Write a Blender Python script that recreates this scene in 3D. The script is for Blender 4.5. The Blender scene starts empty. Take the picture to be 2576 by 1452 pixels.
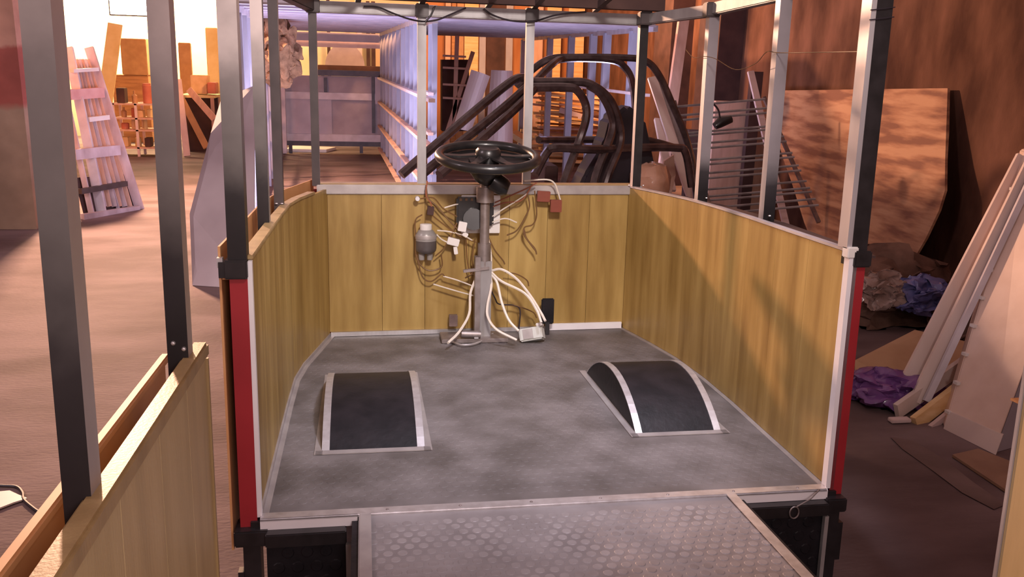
import bpy, bmesh, math, random
from mathutils import Vector, Matrix
random.seed(7)
S = bpy.context.scene
COL = S.collection
PI = math.pi

# ------------------------------------------------------------------ camera
# Two frames: W = workshop (floor z=0), V = the tram body, which stands 2.6 degrees nose-down in it.
FPX = 2215.0; CX = 1288.0; CY = 726.0
def _cam_basis():
    fw = Vector((915 - CX, 249 - CY, FPX)).normalized()
    dn = Vector((1050 - CX, 11200 - CY, FPX))
    dn = (dn - fw * dn.dot(fw)).normalized()
    r = dn.cross(fw)
    if r.x < 0: r = -r
    return Matrix((r, fw, -dn))            # camera (x right, y down, z forward) -> V axes
MV = _cam_basis()
EYE_V = Vector((0, 0, 1.5)); EYE_W = Vector((0, 0, 1.6))
TH = math.atan(100 / FPX)
RX = Matrix.Rotation(-TH, 3, 'X')
MW = RX @ MV
VM = Matrix.Translation(EYE_W) @ RX.to_4x4() @ Matrix.Translation(-EYE_V)   # V -> W
WM = Matrix.Identity(4)

def _ray(Mx, px, py): return Mx @ Vector(((px - CX) / FPX, (py - CY) / FPX, 1))
def vy(px, py, y): d = _ray(MV, px, py); return EYE_V + d * (y / d.y)
def vz(px, py, z): d = _ray(MV, px, py); return EYE_V + d * ((z - 1.5) / d.z)
def wy(px, py, y): d = _ray(MW, px, py); return EYE_W + d * (y / d.y)
def wx(px, py, x): d = _ray(MW, px, py); return EYE_W + d * (x / d.x)
def wz(px, py, z=0): d = _ray(MW, px, py); return EYE_W + d * ((z - 1.6) / d.z)

cam = bpy.data.cameras.new('camera')
cam.sensor_width = 36; cam.lens = FPX / 2576 * 36; cam.clip_start = 0.02; cam.clip_end = 200
camo = bpy.data.objects.new('camera', cam); COL.objects.link(camo)
R3 = Matrix((MW.col[0], -MW.col[1], -MW.col[2])).transposed()
camo.matrix_world = Matrix.Translation(EYE_W) @ R3.to_4x4()
S.camera = camo

# ------------------------------------------------------------------ world and lights
world = bpy.data.worlds.new('world'); S.world = world; world.use_nodes = True
bg = world.node_tree.nodes['Background']
bg.inputs[0].default_value = (0.62, 0.38, 0.36, 1); bg.inputs[1].default_value = 0.46
def area(name, loc, target, size, power, color, sy=None):
    l = bpy.data.lights.new(name, 'AREA'); l.energy = power; l.color = color; l.size = size
    if sy: l.shape = 'RECTANGLE'; l.size_y = sy
    o = bpy.data.objects.new(name, l); COL.objects.link(o); o.location = loc
    o.rotation_euler = (Vector(target) - Vector(loc)).to_track_quat('-Z', 'Y').to_euler()
    return o
WARM = (1.0, 0.62, 0.36); COOL = (0.80, 0.82, 1.0)
area('flood_light', (-3.3, 11.2, 3.4), (1.2, 3.0, 0.8), 0.35, 820, (1.0, 0.56, 0.36))
area('back_wall_light', (-4.3, 16.9, 2.98), (-4.2, 17.6, 1.9), 3.4, 520, (1.0, 0.76, 0.46), 0.3)  # added unseen light, burns the upper wall white in place of lamp glow
area('hall_light', (1.6, 11.2, 4.5), (3.0, 15.0, 0.4), 1.0, 620, (1.0, 0.46, 0.20))
area('wagon_light', (-0.5, 8.3, 0.3), (-0.4, 9.6, 2.0), 0.9, 76, (0.68, 0.66, 1.0))
area('second_wagon_light', (2.1, 8.4, 0.3), (2.0, 9.4, 2.0), 0.9, 42, (0.68, 0.66, 1.0))
cl = bpy.data.lights.new('cab_light', 'SPOT'); cl.energy = 230; cl.color = (0.88, 0.86, 1.0); cl.spot_size = math.radians(58); cl.spot_blend = 1.0; cl.shadow_soft_size = 0.12
clo = bpy.data.objects.new('cab_light', cl); COL.objects.link(clo); clo.location = (0.95, 2.35, 2.95)
clo.rotation_euler = (Vector((0.55, 2.85, 0.38)) - clo.location).to_track_quat('-Z', 'Y').to_euler()
area('aisle_light', (0.45, -0.9, 1.95), (0.35, 2.6, 0.7), 0.6, 27, (1.0, 0.82, 0.80))
area('front_fill_light', (0.5, 0.9, 2.7), (0.5, 4.1, 0.85), 0.3, 13, (1.0, 0.88, 0.82)).data.spread = math.radians(70)
area('left_hall_light', (-4.5, 2.0, 4.2), (-1.6, 7.0, 0), 1.0, 85, (1.0, 0.78, 0.84))
S.view_settings.view_transform = 'Standard'; S.view_settings.look = 'None'
S.view_settings.exposure = 0.22; S.view_settings.gamma = 1.0; S.view_settings.use_curve_mapping = False

# ------------------------------------------------------------------ materials
def mat(name, c1, c2=None, rough=0.6, metal=0.0, scale=8, stretch=(1, 1, 1), detail=4, lo=0.35, hi=0.65,
        bump=0.0, bscale=None, spec=0.5, c3=None, emit=None, alpha=None, trans=0.0, coat=0.0):
    m = bpy.data.materials.new(name); m.use_nodes = True
    N = m.node_tree.nodes; L = m.node_tree.links; b = N['Principled BSDF']
    b.inputs['Roughness'].default_value = rough; b.inputs['Metallic'].default_value = metal
    b.inputs['Specular IOR Level'].default_value = spec
    b.inputs['Coat Weight'].default_value = coat
    if trans: b.inputs['Transmission Weight'].default_value = trans
    if alpha is not None: b.inputs['Alpha'].default_value = alpha
    if emit: b.inputs['Emission Color'].default_value = (*emit[:3], 1); b.inputs['Emission Strength'].default_value = emit[3]
    if c2 is None: c2 = tuple(x * 0.8 for x in c1)
    tc = N.new('ShaderNodeTexCoord'); mp = N.new('ShaderNodeMapping'); mp.inputs['Scale'].default_value = stretch
    no = N.new('ShaderNodeTexNoise'); no.inputs['Scale'].default_value = scale; no.inputs['Detail'].default_value = detail
    cr = N.new('ShaderNodeValToRGB'); e = cr.color_ramp.elements
    e[0].position = lo; e[0].color = (*c1, 1); e[1].position = hi; e[1].color = (*c2, 1)
    if c3: x = e.new((lo + hi) / 2); x.color = (*c3, 1)
    L.new(tc.outputs['Object'], mp.inputs[0]); L.new(mp.outputs[0], no.inputs['Vector'])
    L.new(no.outputs[0], cr.inputs[0]); L.new(cr.outputs[0], b.inputs['Base Color'])
    if bump:
        n2 = N.new('ShaderNodeTexNoise'); n2.inputs['Scale'].default_value = bscale or scale * 5; n2.inputs['Detail'].default_value = 5
        bp = N.new('ShaderNodeBump'); bp.inputs['Strength'].default_value = bump; bp.inputs['Distance'].default_value = 0.01
        L.new(mp.outputs[0], n2.inputs['Vector']); L.new(n2.outputs[0], bp.inputs['Height']); L.new(bp.outputs[0], b.inputs['Normal'])
    m['ramp'] = cr.name
    return m
def zpaint(name, low, high, z0, z1, rough=0.5, metal=0.3, noise=0.35, bands=None):
    """paint that changes with height (sprayed primer, painted dado): ramp over object z, edges broken by noise"""
    m = bpy.data.materials.new(name); m.use_nodes = True
    N = m.node_tree.nodes; L = m.node_tree.links; b = N['Principled BSDF']
    b.inputs['Roughness'].default_value = rough; b.inputs['Metallic'].default_value = metal
    tc = N.new('ShaderNodeTexCoord'); sp = N.new('ShaderNodeSeparateXYZ'); L.new(tc.outputs['Object'], sp.inputs[0])
    no = N.new('ShaderNodeTexNoise'); no.inputs['Scale'].default_value = 7; no.inputs['Detail'].default_value = 6; L.new(tc.outputs['Object'], no.inputs['Vector'])
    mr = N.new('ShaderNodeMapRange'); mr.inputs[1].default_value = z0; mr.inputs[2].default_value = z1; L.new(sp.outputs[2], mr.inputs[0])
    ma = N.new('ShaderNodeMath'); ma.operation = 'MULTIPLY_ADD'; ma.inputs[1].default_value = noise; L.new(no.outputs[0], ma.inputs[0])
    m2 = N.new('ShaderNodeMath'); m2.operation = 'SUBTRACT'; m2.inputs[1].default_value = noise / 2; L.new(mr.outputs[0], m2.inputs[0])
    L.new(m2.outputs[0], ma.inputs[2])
    cr = N.new('ShaderNodeValToRGB'); e = cr.color_ramp.elements
    e[0].color = (*low, 1); e[1].color = (*high, 1)
    for p, c in (bands or []): x = e.new(p); x.color = (*c, 1)
    n3 = N.new('ShaderNodeTexNoise'); n3.inputs['Scale'].default_value = 3.5; n3.inputs['Detail'].default_value = 7; L.new(tc.outputs['Object'], n3.inputs['Vector'])
    mr3 = N.new('ShaderNodeMapRange'); mr3.inputs[1].default_value = .3; mr3.inputs[2].default_value = .7; mr3.inputs[3].default_value = .72; mr3.inputs[4].default_value = 1.1
    L.new(n3.outputs[0], mr3.inputs[0])
    vm = N.new('ShaderNodeVectorMath'); vm.operation = 'SCALE'; L.new(cr.outputs[0], vm.inputs[0]); L.new(mr3.outputs[0], vm.inputs[3])
    L.new(ma.outputs[0], cr.inputs[0]); L.new(vm.outputs[0], b.inputs['Base Color'])
    return m

M = {}
M['concrete_floor'] = mat('concrete_floor', (.125, .082, .080), (.235, .168, .168), .75, scale=1.4, stretch=(.7, 1.6, 1), detail=12, lo=.38, hi=.62, bump=.35, bscale=40, spec=.25)
M['brown_wall'] = mat('brown_wall', (.07, .031, .021), (.175, .083, .055), .9, scale=2.2, stretch=(1, 1.5, .7), detail=12, lo=.34, hi=.66, bump=.5, bscale=14, spec=.12, c3=(.12, .056, .036))
M['back_wall'] = mat('back_wall', (.62, .46, .28), (.78, .64, .42), .9, scale=1.0, detail=7, bump=.3, spec=.15)
M['rust_wall'] = mat('rust_wall', (.42, .18, .08), (.62, .30, .14), .9, scale=1.4, stretch=(2, 1, .5), detail=8, bump=.3, spec=.15)
M['pier'] = zpaint('pier', (.40, .29, .21), (.62, .36, .27), 0.0, 2.3, .9, 0, .05, [(.46, (.42, .32, .24)), (.49, (.40, .12, .10)), (.685, (.42, .13, .11)), (.70, (.62, .37, .29))])
def woodmat(name, a, b, c, rough=.42):
    return mat(name, a, b, rough, scale=2.2, stretch=(7, 7, .9), detail=6, lo=.30, hi=.72, c3=c, bump=.06, bscale=30, spec=.4)
WOOD = [woodmat('laminate_a', (.26, .155, .042), (.46, .31, .105), (.36, .23, .07)),
        woodmat('laminate_b', (.29, .175, .05), (.49, .335, .115), (.39, .255, .08)),
        woodmat('laminate_c', (.24, .14, .037), (.43, .285, .095), (.34, .215, .063))]
M['wood_cap'] = woodmat('wood_cap', (.30, .20, .09), (.46, .32, .15), (.38, .26, .12))
M['wood_light'] = [woodmat('laminate_light_a', (.46, .34, .17), (.62, .48, .26), (.55, .41, .21)), woodmat('laminate_light_b', (.44, .32, .155), (.60, .46, .245), (.53, .40, .20))]
M['outer_skin'] = mat('outer_skin', (.62, .30, .12), (.68, .36, .16), .5)
M['aluminium'] = mat('aluminium', (.58, .55, .56), (.72, .70, .72), .38, .75, scale=30, stretch=(1, 1, .2), spec=.5)
M['dull_aluminium'] = mat('dull_aluminium', (.38, .34, .34), (.48, .44, .43), .5, .5, scale=12)
M['white_trim'] = mat('white_trim', (.82, .78, .82), (.88, .85, .88), .4)
M['steel'] = mat('steel', (.27, .25, .25), (.40, .38, .385), .5, .45, scale=9, stretch=(1, 1, .4))
M['light_steel'] = mat('light_steel', (.44, .40, .42), (.56, .52, .54), .45, .5, scale=9, stretch=(1, 1, .3))
M['sprayed'] = zpaint('sprayed_steel', (.018, .015, .017), (.62, .53, .51), 1.10, 1.72, .42, .25, .4, [(.22, (.035, .03, .032)), (.45, (.15, .135, .13)), (.7, (.24, .21, .205))])  # black-to-grey spray paint; paler tops also stand in for lamp glare
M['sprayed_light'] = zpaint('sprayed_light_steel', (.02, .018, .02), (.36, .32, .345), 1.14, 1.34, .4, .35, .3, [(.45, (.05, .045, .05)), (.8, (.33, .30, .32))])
M['black_paint'] = mat('black_paint', (.012, .010, .011), (.022, .018, .02), .38, 0, scale=20)
M['dark_post'] = mat('dark_post', (.045, .032, .033), (.075, .055, .055), .45, .1, scale=8)
M['red_paint'] = mat('red_paint', (.30, .014, .02), (.35, .018, .026), .5, 0, scale=6)
M['rubber_floor'] = mat('rubber_floor', (.095, .082, .078), (.19, .168, .168), .5, scale=6, detail=12, lo=.34, hi=.68, bump=.12, bscale=60, spec=.45)
M['rubber_aisle'] = mat('rubber_aisle', (.19, .168, .170), (.275, .248, .252), .48, scale=7, detail=10, lo=.34, hi=.68, bump=.1, bscale=60, spec=.45)
M['rubber_stud'] = mat('rubber_stud', (.215, .19, .192), (.31, .28, .284), .45, scale=9, detail=8, spec=.45)
M['rubber_black'] = mat('rubber_black', (.008, .007, .009), (.016, .013, .016), .5, spec=.25, scale=14, bump=.12, bscale=50)
M['black_plastic'] = mat('black_plastic', (.012, .011, .012), (.02, .018, .018), .33, 0, scale=20, coat=.2)
M['grey_metal'] = mat('grey_metal', (.22, .18, .17), (.34, .29, .28), .45, .6, scale=18)
M['white_cable'] = mat('white_cable', (.70, .62, .54), (.76, .68, .60), .5)
M['brown_wire'] = mat('brown_wire', (.14, .07, .025), (.20, .10, .035), .5)
M['black_wire'] = mat('black_wire', (.02, .015, .02), (.03, .02, .03), .5)
M['red_wire'] = mat('red_wire', (.30, .09, .05), (.36, .13, .07), .5)
M['white_plastic'] = mat('white_plastic', (.72, .68, .66), (.78, .74, .72), .4)
M['grey_plastic'] = mat('grey_plastic', (.52, .53, .50), (.60, .60, .57), .45)
M['clear_plastic'] = mat('clear_plastic', (.36, .33, .32), (.44, .41, .40), .3, trans=.35)
M['fluid'] = mat('dark_fluid', (.055, .045, .045), (.10, .085, .085), .25)
M['relay_red'] = mat('relay_red', (.20, .045, .025), (.26, .06, .035), .4)
M['foam'] = mat('foam_sheet', (.76, .56, .46), (.84, .64, .54), .35, coat=.3)
M['white_board'] = mat('white_board', (.68, .54, .49), (.78, .64, .58), .5, scale=4, stretch=(1, 1, .3))
M['frame_white'] = mat('frame_white', (.55, .50, .54), (.68, .63, .68), .6, scale=6)
M['frame_lilac'] = mat('frame_lilac', (.29, .285, .35), (.39, .385, .46), .55, scale=5, stretch=(1, 1, .5))
M['roof_sheet'] = mat('roof_sheet', (.80, .77, .90), (.86, .83, .95), .5, scale=3)
M['panel_grey'] = mat('panel_grey', (.33, .28, .31), (.42, .36, .39), .6, scale=4)
M['panel_pale'] = mat('panel_pale', (.44, .40, .46), (.52, .47, .53), .6, scale=4)
M['pink_beam'] = mat('pink_beam', (.66, .50, .48), (.74, .58, .56), .6)
M['pallet'] = mat('pallet_wood', (.44, .34, .35), (.66, .56, .60), .7, scale=7, stretch=(1, 1, .4), detail=6)
M['pallet_pink'] = mat('pallet_pink', (.62, .33, .31), (.70, .42, .40), .7)
M['grey_sheet'] = mat('grey_sheet', (.42, .36, .40), (.62, .55, .60), .55, scale=1.6, stretch=(1, .3, 1), detail=4)
M['plywood'] = mat('plywood', (.22, .09, .05), (.50, .27, .15), .75, scale=3.6, stretch=(1, .5, 3.4), detail=10, lo=.40, hi=.60, c3=(.38, .18, .095), bump=.12, bscale=20)
M['lumber'] = mat('lumber', (.74, .46, .20), (.86, .60, .32), .7, scale=9, stretch=(.4, 3, 3))
M['lumber_dark'] = mat('lumber_dark', (.36, .17, .07), (.50, .26, .11), .75, scale=9, stretch=(.4, 3, 3))
M['lumber_pink'] = mat('lumber_pink', (.56, .34, .25), (.68, .43, .33), .7, scale=7, stretch=(2, 2, .4))
M['dark_brown'] = mat('dark_brown', (.045, .020, .018), (.085, .04, .033), .8, scale=4)
M['gloss_black'] = mat('gloss_black', (.06, .042, .042), (.12, .09, .09), .24, .4, scale=14, coat=.4)
M['rusty_tube'] = mat('rusty_tube', (.13, .085, .075), (.24, .17, .155), .38, .4, scale=14, coat=.2)
M['cardboard'] = mat('cardboard', (.50, .30, .17), (.58, .37, .22), .8, scale=4)
M['junk'] = mat('junk', (.09, .045, .03), (.22, .12, .085), .8, scale=6, detail=6, bump=.6, bscale=10)
M['purple_bag'] = mat('purple_bag', (.14, .05, .20), (.26, .11, .33), .3, scale=8, coat=.3)
M['clear_bag'] = mat('clear_bag', (.26, .17, .14), (.44, .33, .30), .22, scale=7, coat=.4, bump=.5, bscale=15)
M['blue_bag'] = mat('blue_bag', (.10, .11, .30), (.22, .22, .46), .22, scale=7, coat=.4, bump=.5, bscale=15)
M['lamp_face'] = mat('lamp_face', (1, .9, .7), (1, .9, .7), .5, emit=(1.0, .86, .62, 40))
M['yellow_board'] = mat('yellow_board', (.66, .50, .22), (.76, .62, .32), .7, scale=4)
M['brown_locker'] = mat('brown_locker', (.40, .21, .09), (.48, .27, .12), .6)
M['box_tan'] = mat('box_tan', (.56, .35, .17), (.66, .44, .24), .8)
M['box_red'] = mat('box_red', (.50, .14, .08), (.56, .19, .11), .7)
M['floor_board'] = mat('floor_board', (.30, .17, .11), (.40, .24, .155), .7, scale=5)
M['wet_stain'] = mat('wet_stain', (.12, .075, .07), (.20, .135, .13), .5, scale=4)
M['shrink'] = mat('shrink', (.50, .27, .17), (.62, .36, .25), .15, coat=.8, scale=8, bump=.6, bscale=18)

# ------------------------------------------------------------------ mesh helpers
class MB:
    def __init__(s): s.v = []; s.f = []; s.mi = []
    def add(s, vs, fs, mi=0):
        o = len(s.v); s.v += [Vector(v) for v in vs]
        for k, f in enumerate(fs): s.f.append([i + o for i in f]); s.mi.append(mi[k] if isinstance(mi, (list, tuple)) else mi)
        return s
    def box(s, lo, hi, mi=0):      # mi may be 6 indices: -x +x -y +y -z +z
        x0, y0, z0 = lo; x1, y1, z1 = hi
        vs = [(x, y, z) for x in (x0, x1) for y in (y0, y1) for z in (z0, z1)]
        return s.add(vs, [(0, 1, 3, 2), (4, 6, 7, 5), (0, 4, 5, 1), (2, 3, 7, 6), (0, 2, 6, 4), (1, 5, 7, 3)], mi)
    def bar(s, a, b, w, h, up=(0, 0, 1), mi=0):
        a = Vector(a); b = Vector(b); d = (b - a).normalized(); up = Vector(up)
        if abs(d.dot(up)) > .98: up = Vector((0, 1, 0))
        sx = d.cross(up).normalized() * w / 2; u = sx.cross(d).normalized() * h / 2
        vs = [p + i * sx + j * u for p in (a, b) for i, j in ((-1, -1), (1, -1), (1, 1), (-1, 1))]
        return s.add(vs, [(0, 1, 2, 3), (7, 6, 5, 4), (0, 4, 5, 1), (1, 5, 6, 2), (2, 6, 7, 3), (3, 7, 4, 0)], mi)
    def tube(s, pts, r, n=8, mi=0, cap=True):
        pts = [Vector(p) for p in pts]; up = Vector((.13, .21, .97)); vs = []; fs = []
        ref = None
        for i, p in enumerate(pts):
            d = (pts[min(i + 1, len(pts) - 1)] - pts[max(i - 1, 0)]).normalized()
            if ref is None: ref = d.cross(up if abs(d.dot(up)) < .95 else Vector((1, 0, 0))).normalized()
            ref = (ref - d * ref.dot(d)).normalized(); q = d.cross(ref)
            rr = r[i] if isinstance(r, (list, tuple)) else r
            for k in range(n):
                a = 2 * PI * k / n; vs.append(p + ref * math.cos(a) * rr + q * math.sin(a) * rr)
        for i in range(len(pts) - 1):
            for k in range(n): fs.append((i * n + k, i * n + (k + 1) % n, (i + 1) * n + (k + 1) % n, (i + 1) * n + k))
        if cap: fs.append(tuple(range(n))[::-1]); fs.append(tuple((len(pts) - 1) * n + k for k in range(n)))
        return s.add(vs, fs, mi)
    def slab(s, poly, t, mi=0):     # 3D polygon extruded by vector t
        n = len(poly); t = Vector(t); p = [Vector(q) for q in poly]
        vs = p + [q + t for q in p]
        return s.add(vs, [tuple(range(n))[::-1], tuple(range(n, 2 * n))] + [(i, (i + 1) % n, n + (i + 1) % n, n + i) for i in range(n)], mi)
    def lathe(s, prof, c, axis='z', n=24, mi=0):
        c = Vector(c); vs = []; fs = []
        for r, h in prof:
            for k in range(n):
                a = 2 * PI * k / n; x, y = math.cos(a) * r, math.sin(a) * r
                vs.append(c + (Vector((x, y, h)) if axis == 'z' else Vector((x, h, y))))
        for i in range(len(prof) - 1):
            for k in range(n): fs.append((i * n + k, i * n + (k + 1) % n, (i + 1) * n + (k + 1) % n, (i + 1) * n + k))
        fs.append(tuple(range(n))[::-1]); fs.append(tuple((len(prof) - 1) * n + k for k in range(n)))
        return s.add(vs, fs, mi)
    def xf(s, m): s.v = [m @ v for v in s.v]; return s
    def build(s, name, m, parent=None, frame=WM, smooth=False, bevel=0, label=None, cat=None, group=None, kind=None):
        me = bpy.data.meshes.new(name)
        if parent is None:
            c = sum(s.v, Vector()) / len(s.v); c.z = min(v.z for v in s.v)
        else:
            root = parent
            while root.parent: root = root.parent
            c = Vector(root.get('base', (0, 0, 0))) if 'base' in root else Vector()
        me.from_pydata([v - c for v in s.v], [], s.f)
        ms = m if isinstance(m, (list, tuple)) else [m]
        for x in ms: me.materials.append(M[x] if isinstance(x, str) else x)
        me.polygons.foreach_set('material_index', s.mi)
        bm = bmesh.new(); bm.from_mesh(me); bmesh.ops.recalc_face_normals(bm, faces=bm.faces)
        if bevel: bmesh.ops.bevel(bm, geom=bm.edges[:], offset=bevel, segments=2, affect='EDGES', clamp_overlap=True)
        bm.to_mesh(me); bm.free()
        if smooth: me.shade_smooth(); me.set_sharp_from_angle(angle=math.radians(40))
        o = bpy.data.objects.new(name, me); COL.objects.link(o)
        if parent is None: o.matrix_world = frame @ Matrix.Translation(c)
        else: o.parent = parent
        tag(o, label, cat, group, kind)
        return o
def tag(o, label=None, cat=None, group=None, kind=None):
    for k, v in (('label', label), ('category', cat), ('group', group), ('kind', kind)):
        if v: o[k] = v
    return o
def thing(name, label, cat, base=(0, 0, 0), frame=WM, group=None):
    o = bpy.data.objects.new(name, None); COL.objects.link(o); o.empty_display_size = .1
    o.matrix_world = frame @ Matrix.Translation(Vector(base)); o['base'] = list(base)
    return tag(o, label, cat, group)
def spline(pts, k=6):
    pts = [Vector(p) for p in pts]; out = []
    P = [pts[0] * 2 - pts[1]] + pts + [pts[-1] * 2 - pts[-2]]
    for i in range(1, len(P) - 2):
        a, b, c, d = P[i - 1:i + 3]
        for j in range(k):
            t = j / k
            out.append(.5 * ((2 * b) + (c - a) * t + (2 * a - 5 * b + 4 * c - d) * t * t + (3 * b - a - 3 * c + d) * t ** 3))
    out.append(pts[-1]); return out
def lerp(a, b, t): return a + (b - a) * t
def inset(poly, d):     # offset of an open plan line to its left
    out = []
    for i, p in enumerate(poly):
        a = poly[max(i - 1, 0)]; b = poly[min(i + 1, len(poly) - 1)]
        t = Vector((b[0] - a[0], b[1] - a[1], 0)).normalized(); out.append((p[0] - t.y * d, p[1] + t.x * d))
    return out
def strip(mb, line, z0, z1, t, mi=0):   # a wall strip following a plan line, thickness t to its left
    o = inset(line, t)
    for i in range(len(line) - 1):
        a, b, c, d = line[i], line[i + 1], o[i + 1], o[i]
        mb.slab([(a[0], a[1], z0), (b[0], b[1], z0), (c[0], c[1], z0), (d[0], d[1], z0)], (0, 0, z1 - z0), mi)
    return mb

# ================================================================== SETTING (workshop frame)
def struct(name, mb, m): return mb.build(name, m, kind='structure')
fl = MB()
nx, ny = 60, 90
for j in range(ny + 1):
    for i in range(nx + 1):
        x = -8 + 13.0 * i / nx; y = -3 + 22.0 * j / ny
        fl.v.append(Vector((x, y, random.uniform(-.004, 0))))
for j in range(ny):
    for i in range(nx): a = j * (nx + 1) + i; fl.f.append([a, a + 1, a + nx + 2, a + nx + 1]); fl.mi.append(0)
fo = struct('floor', fl, 'concrete_floor')
struct('wall_back', MB().box((-8, 17.8, 0), (1.2, 18.0, 5.5)), 'back_wall')
struct('wall_back', MB().box((1.2, 17.8, 0), (5, 18.0, 5.5)), 'rust_wall')
struct('wall_right', MB().box((4.32, -3, 0), (4.5, 18, 5.5)), 'brown_wall')
struct('wall_left', MB().box((-8.2, -3, 0), (-8, 18, 5.5)), 'back_wall')
p = struct('pillar', MB().box((-6.5, 8.42, 0), (-2.93, 8.75, 4.5)), 'pier')
# pilasters on the far part of the right wall
for y0, y1, m in ((9.95, 10.6, 'dark_brown'), (11.6, 12.3, 'dark_brown')):
    MB().box((4.02, y0, 0), (4.32, y1, 5.0)).build('pilaster', m, kind='structure')

# ================================================================== THE TRAM BODY (V frame)
F = 0.40
tram = thing('tram_body', 'unfinished tourist tram body with wood-look lined cab, open window posts and red corner posts', 'vehicle', (0.53, 3.0, 0), VM)
def part(name, mb, m, parent=None, **k): return mb.build(name, m, parent or tram, **k)

# plan lines of the inner lining (V frame)
LSIDE = [(-.287, 2.27), (-.288, 2.7), (-.288, 3.1), (-.284, 3.42), (-.262, 3.62), (-.215, 3.86), (-.17, 4.10)]
FRONT = [(-.17, 4.10), (1.27, 4.15)]
RSIDE = [(1.27, 4.15), (1.325, 3.85), (1.362, 3.6), (1.375, 3.3), (1.372, 3.0), (1.36, 2.7), (1.345, 2.27)]
outline = LSIDE + FRONT[1:] + RSIDE[1:]
# cab floor
part('floor_plate', MB().slab([(x, y, F - .03) for x, y in [(-.31, 2.24)] + inset(outline, .01)[1:-1] + [(1.37, 2.24)]], (0, 0, .022)), 'black_paint')
cab_mat = part('floor_mat', MB().slab([(x, y, F - .008) for x, y in outline], (0, 0, .008)), 'rubber_floor')
aisle = part('floor_mat', MB().box((-.022, -.9, F - .012), (1.048, 2.235, F - .004)), 'rubber_aisle')
# coin studs
def studs(x0, x1, y0, y1, z, ok, name, parent, m, pitch=.036, r=.0135, hgt=.0011, vert=False):
    mb = MB(); n = 10; j = 0; y = y0
    while y < y1:
        x = x0 + (pitch / 2 if j % 2 else 0)
        while x < x1:
            if ok(x, y):
                c = (x, y, z) if not vert else (x, z, y)
                mb.v += []
                vs = []
                for rr, hh in ((r, 0), (r * .86, hgt)):
                    for k in range(n):
                        a = 2 * PI * k / n
                        vs.append((x + rr * math.cos(a), y + rr * math.sin(a), z + hh) if not vert else (x + rr * math.cos(a), z - hh, y + rr * math.sin(a)))
                mb.add(vs, [(k, (k + 1) % n, n + (k + 1) % n, n + k) for k in range(n)] + [tuple(range(n, 2 * n))])
            x += pitch
        y += pitch * .866; j += 1
    o = mb.build(name, m, parent); o['kind'] = 'stuff'; return o
def inside(x, y):
    if not (-.255 < x < 1.32 and 2.31 < y < 4.06): return False
    if y > 3.5 and x < -.25 + (y - 3.5) * .2: return False
    if y > 3.5 and x > 1.34 - (y - 3.5) * .17: return False
    if -.18 < x < .215 and 2.64 < y < 3.54: return False
    if .85 < x < 1.25 and 2.66 < y < 3.42: return False
    return True
studs(-.27, 1.34, 2.3, 4.08, F, inside, 'coin_stud', cab_mat, 'rubber_floor', hgt=.0008)
studs(0.01, 1.02, 0.9, 2.2, F - .004, lambda x, y: True, 'coin_stud', aisle, 'rubber_stud', hgt=.0013)
# step wells on both sides of the aisle: black riser below the cab floor, aisle cheeks, lower tread
for x0, x1 in ((-.27, -.06), (1.075, 1.33)):
    r = part('step_riser', MB().box((x0, 2.225, .06), (x1, 2.24, F - .065)), 'rubber_black')
    studs(x0 + .03, x1 - .02, .09, F - .09, 2.225, lambda x, y: True, 'coin_stud', r, 'rubber_black', pitch=.05, r=.017, hgt=.0025, vert=True)
    part('riser_rail', MB().box((x0, 2.20, F - .066), (x1, 2.24, F - .028)), 'black_paint', bevel=.003)
    part('step_tread', MB().box((x0, 1.58, .08), (x1, 2.225, .10)), 'rubber_black')
for x in (-.045, 1.052):
    part('aisle_cheek', MB().box((x, -.9, .08), (x + .02, 2.225, F - .012)), 'rubber_black')
part('step_edge_trim', MB().box((-.062, 2.205, .08), (-.048, 2.22, F - .07)), 'dull_aluminium')
part('step_edge_trim', MB().box((1.322, 2.205, .08), (1.334, 2.22, F - .07)), 'dull_aluminium')
# aluminium edge trims
def Ltrim(a, b, w, drop, side, m='white_trim', name='edge_trim'):
    mb = MB(); a = Vector(a); b = Vector(b); d = (b - a).normalized(); n = Vector((-d.y, d.x, 0)) * side
    mb.slab([a, b, b + n * w, a + n * w], (0, 0, .003)); mb.slab([a, b, b - n * .003, a - n * .003], (0, 0, -drop))
    return part(name, mb, m)
Ltrim((-.285, 2.235, F + .001), (-.03, 2.235, F + .001), .012, .03, 1)
Ltrim((1.055, 2.235, F + .001), (1.338, 2.235, F + .001), .014, .028, 1)
Ltrim((-.285, 2.235, F + .0015), (1.335, 2.235, F + .0015), .032, .006, 1, 'aluminium')
Ltrim((-.024, 2.235, F + .001), (-.024, -.9, F + .001), .03, .02, 1, 'dull_aluminium')
Ltrim((1.05, -.9, F + .001), (1.05, 2.235, F + .001), .028, .02, 1, 'aluminium')
for k in range(7): part('trim_screw', MB().lathe([(.005, 0), (.004, .002), (.001, .003)], (.05 + k * .2, 2.25, F + .004), n=8), 'grey_metal')

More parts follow.
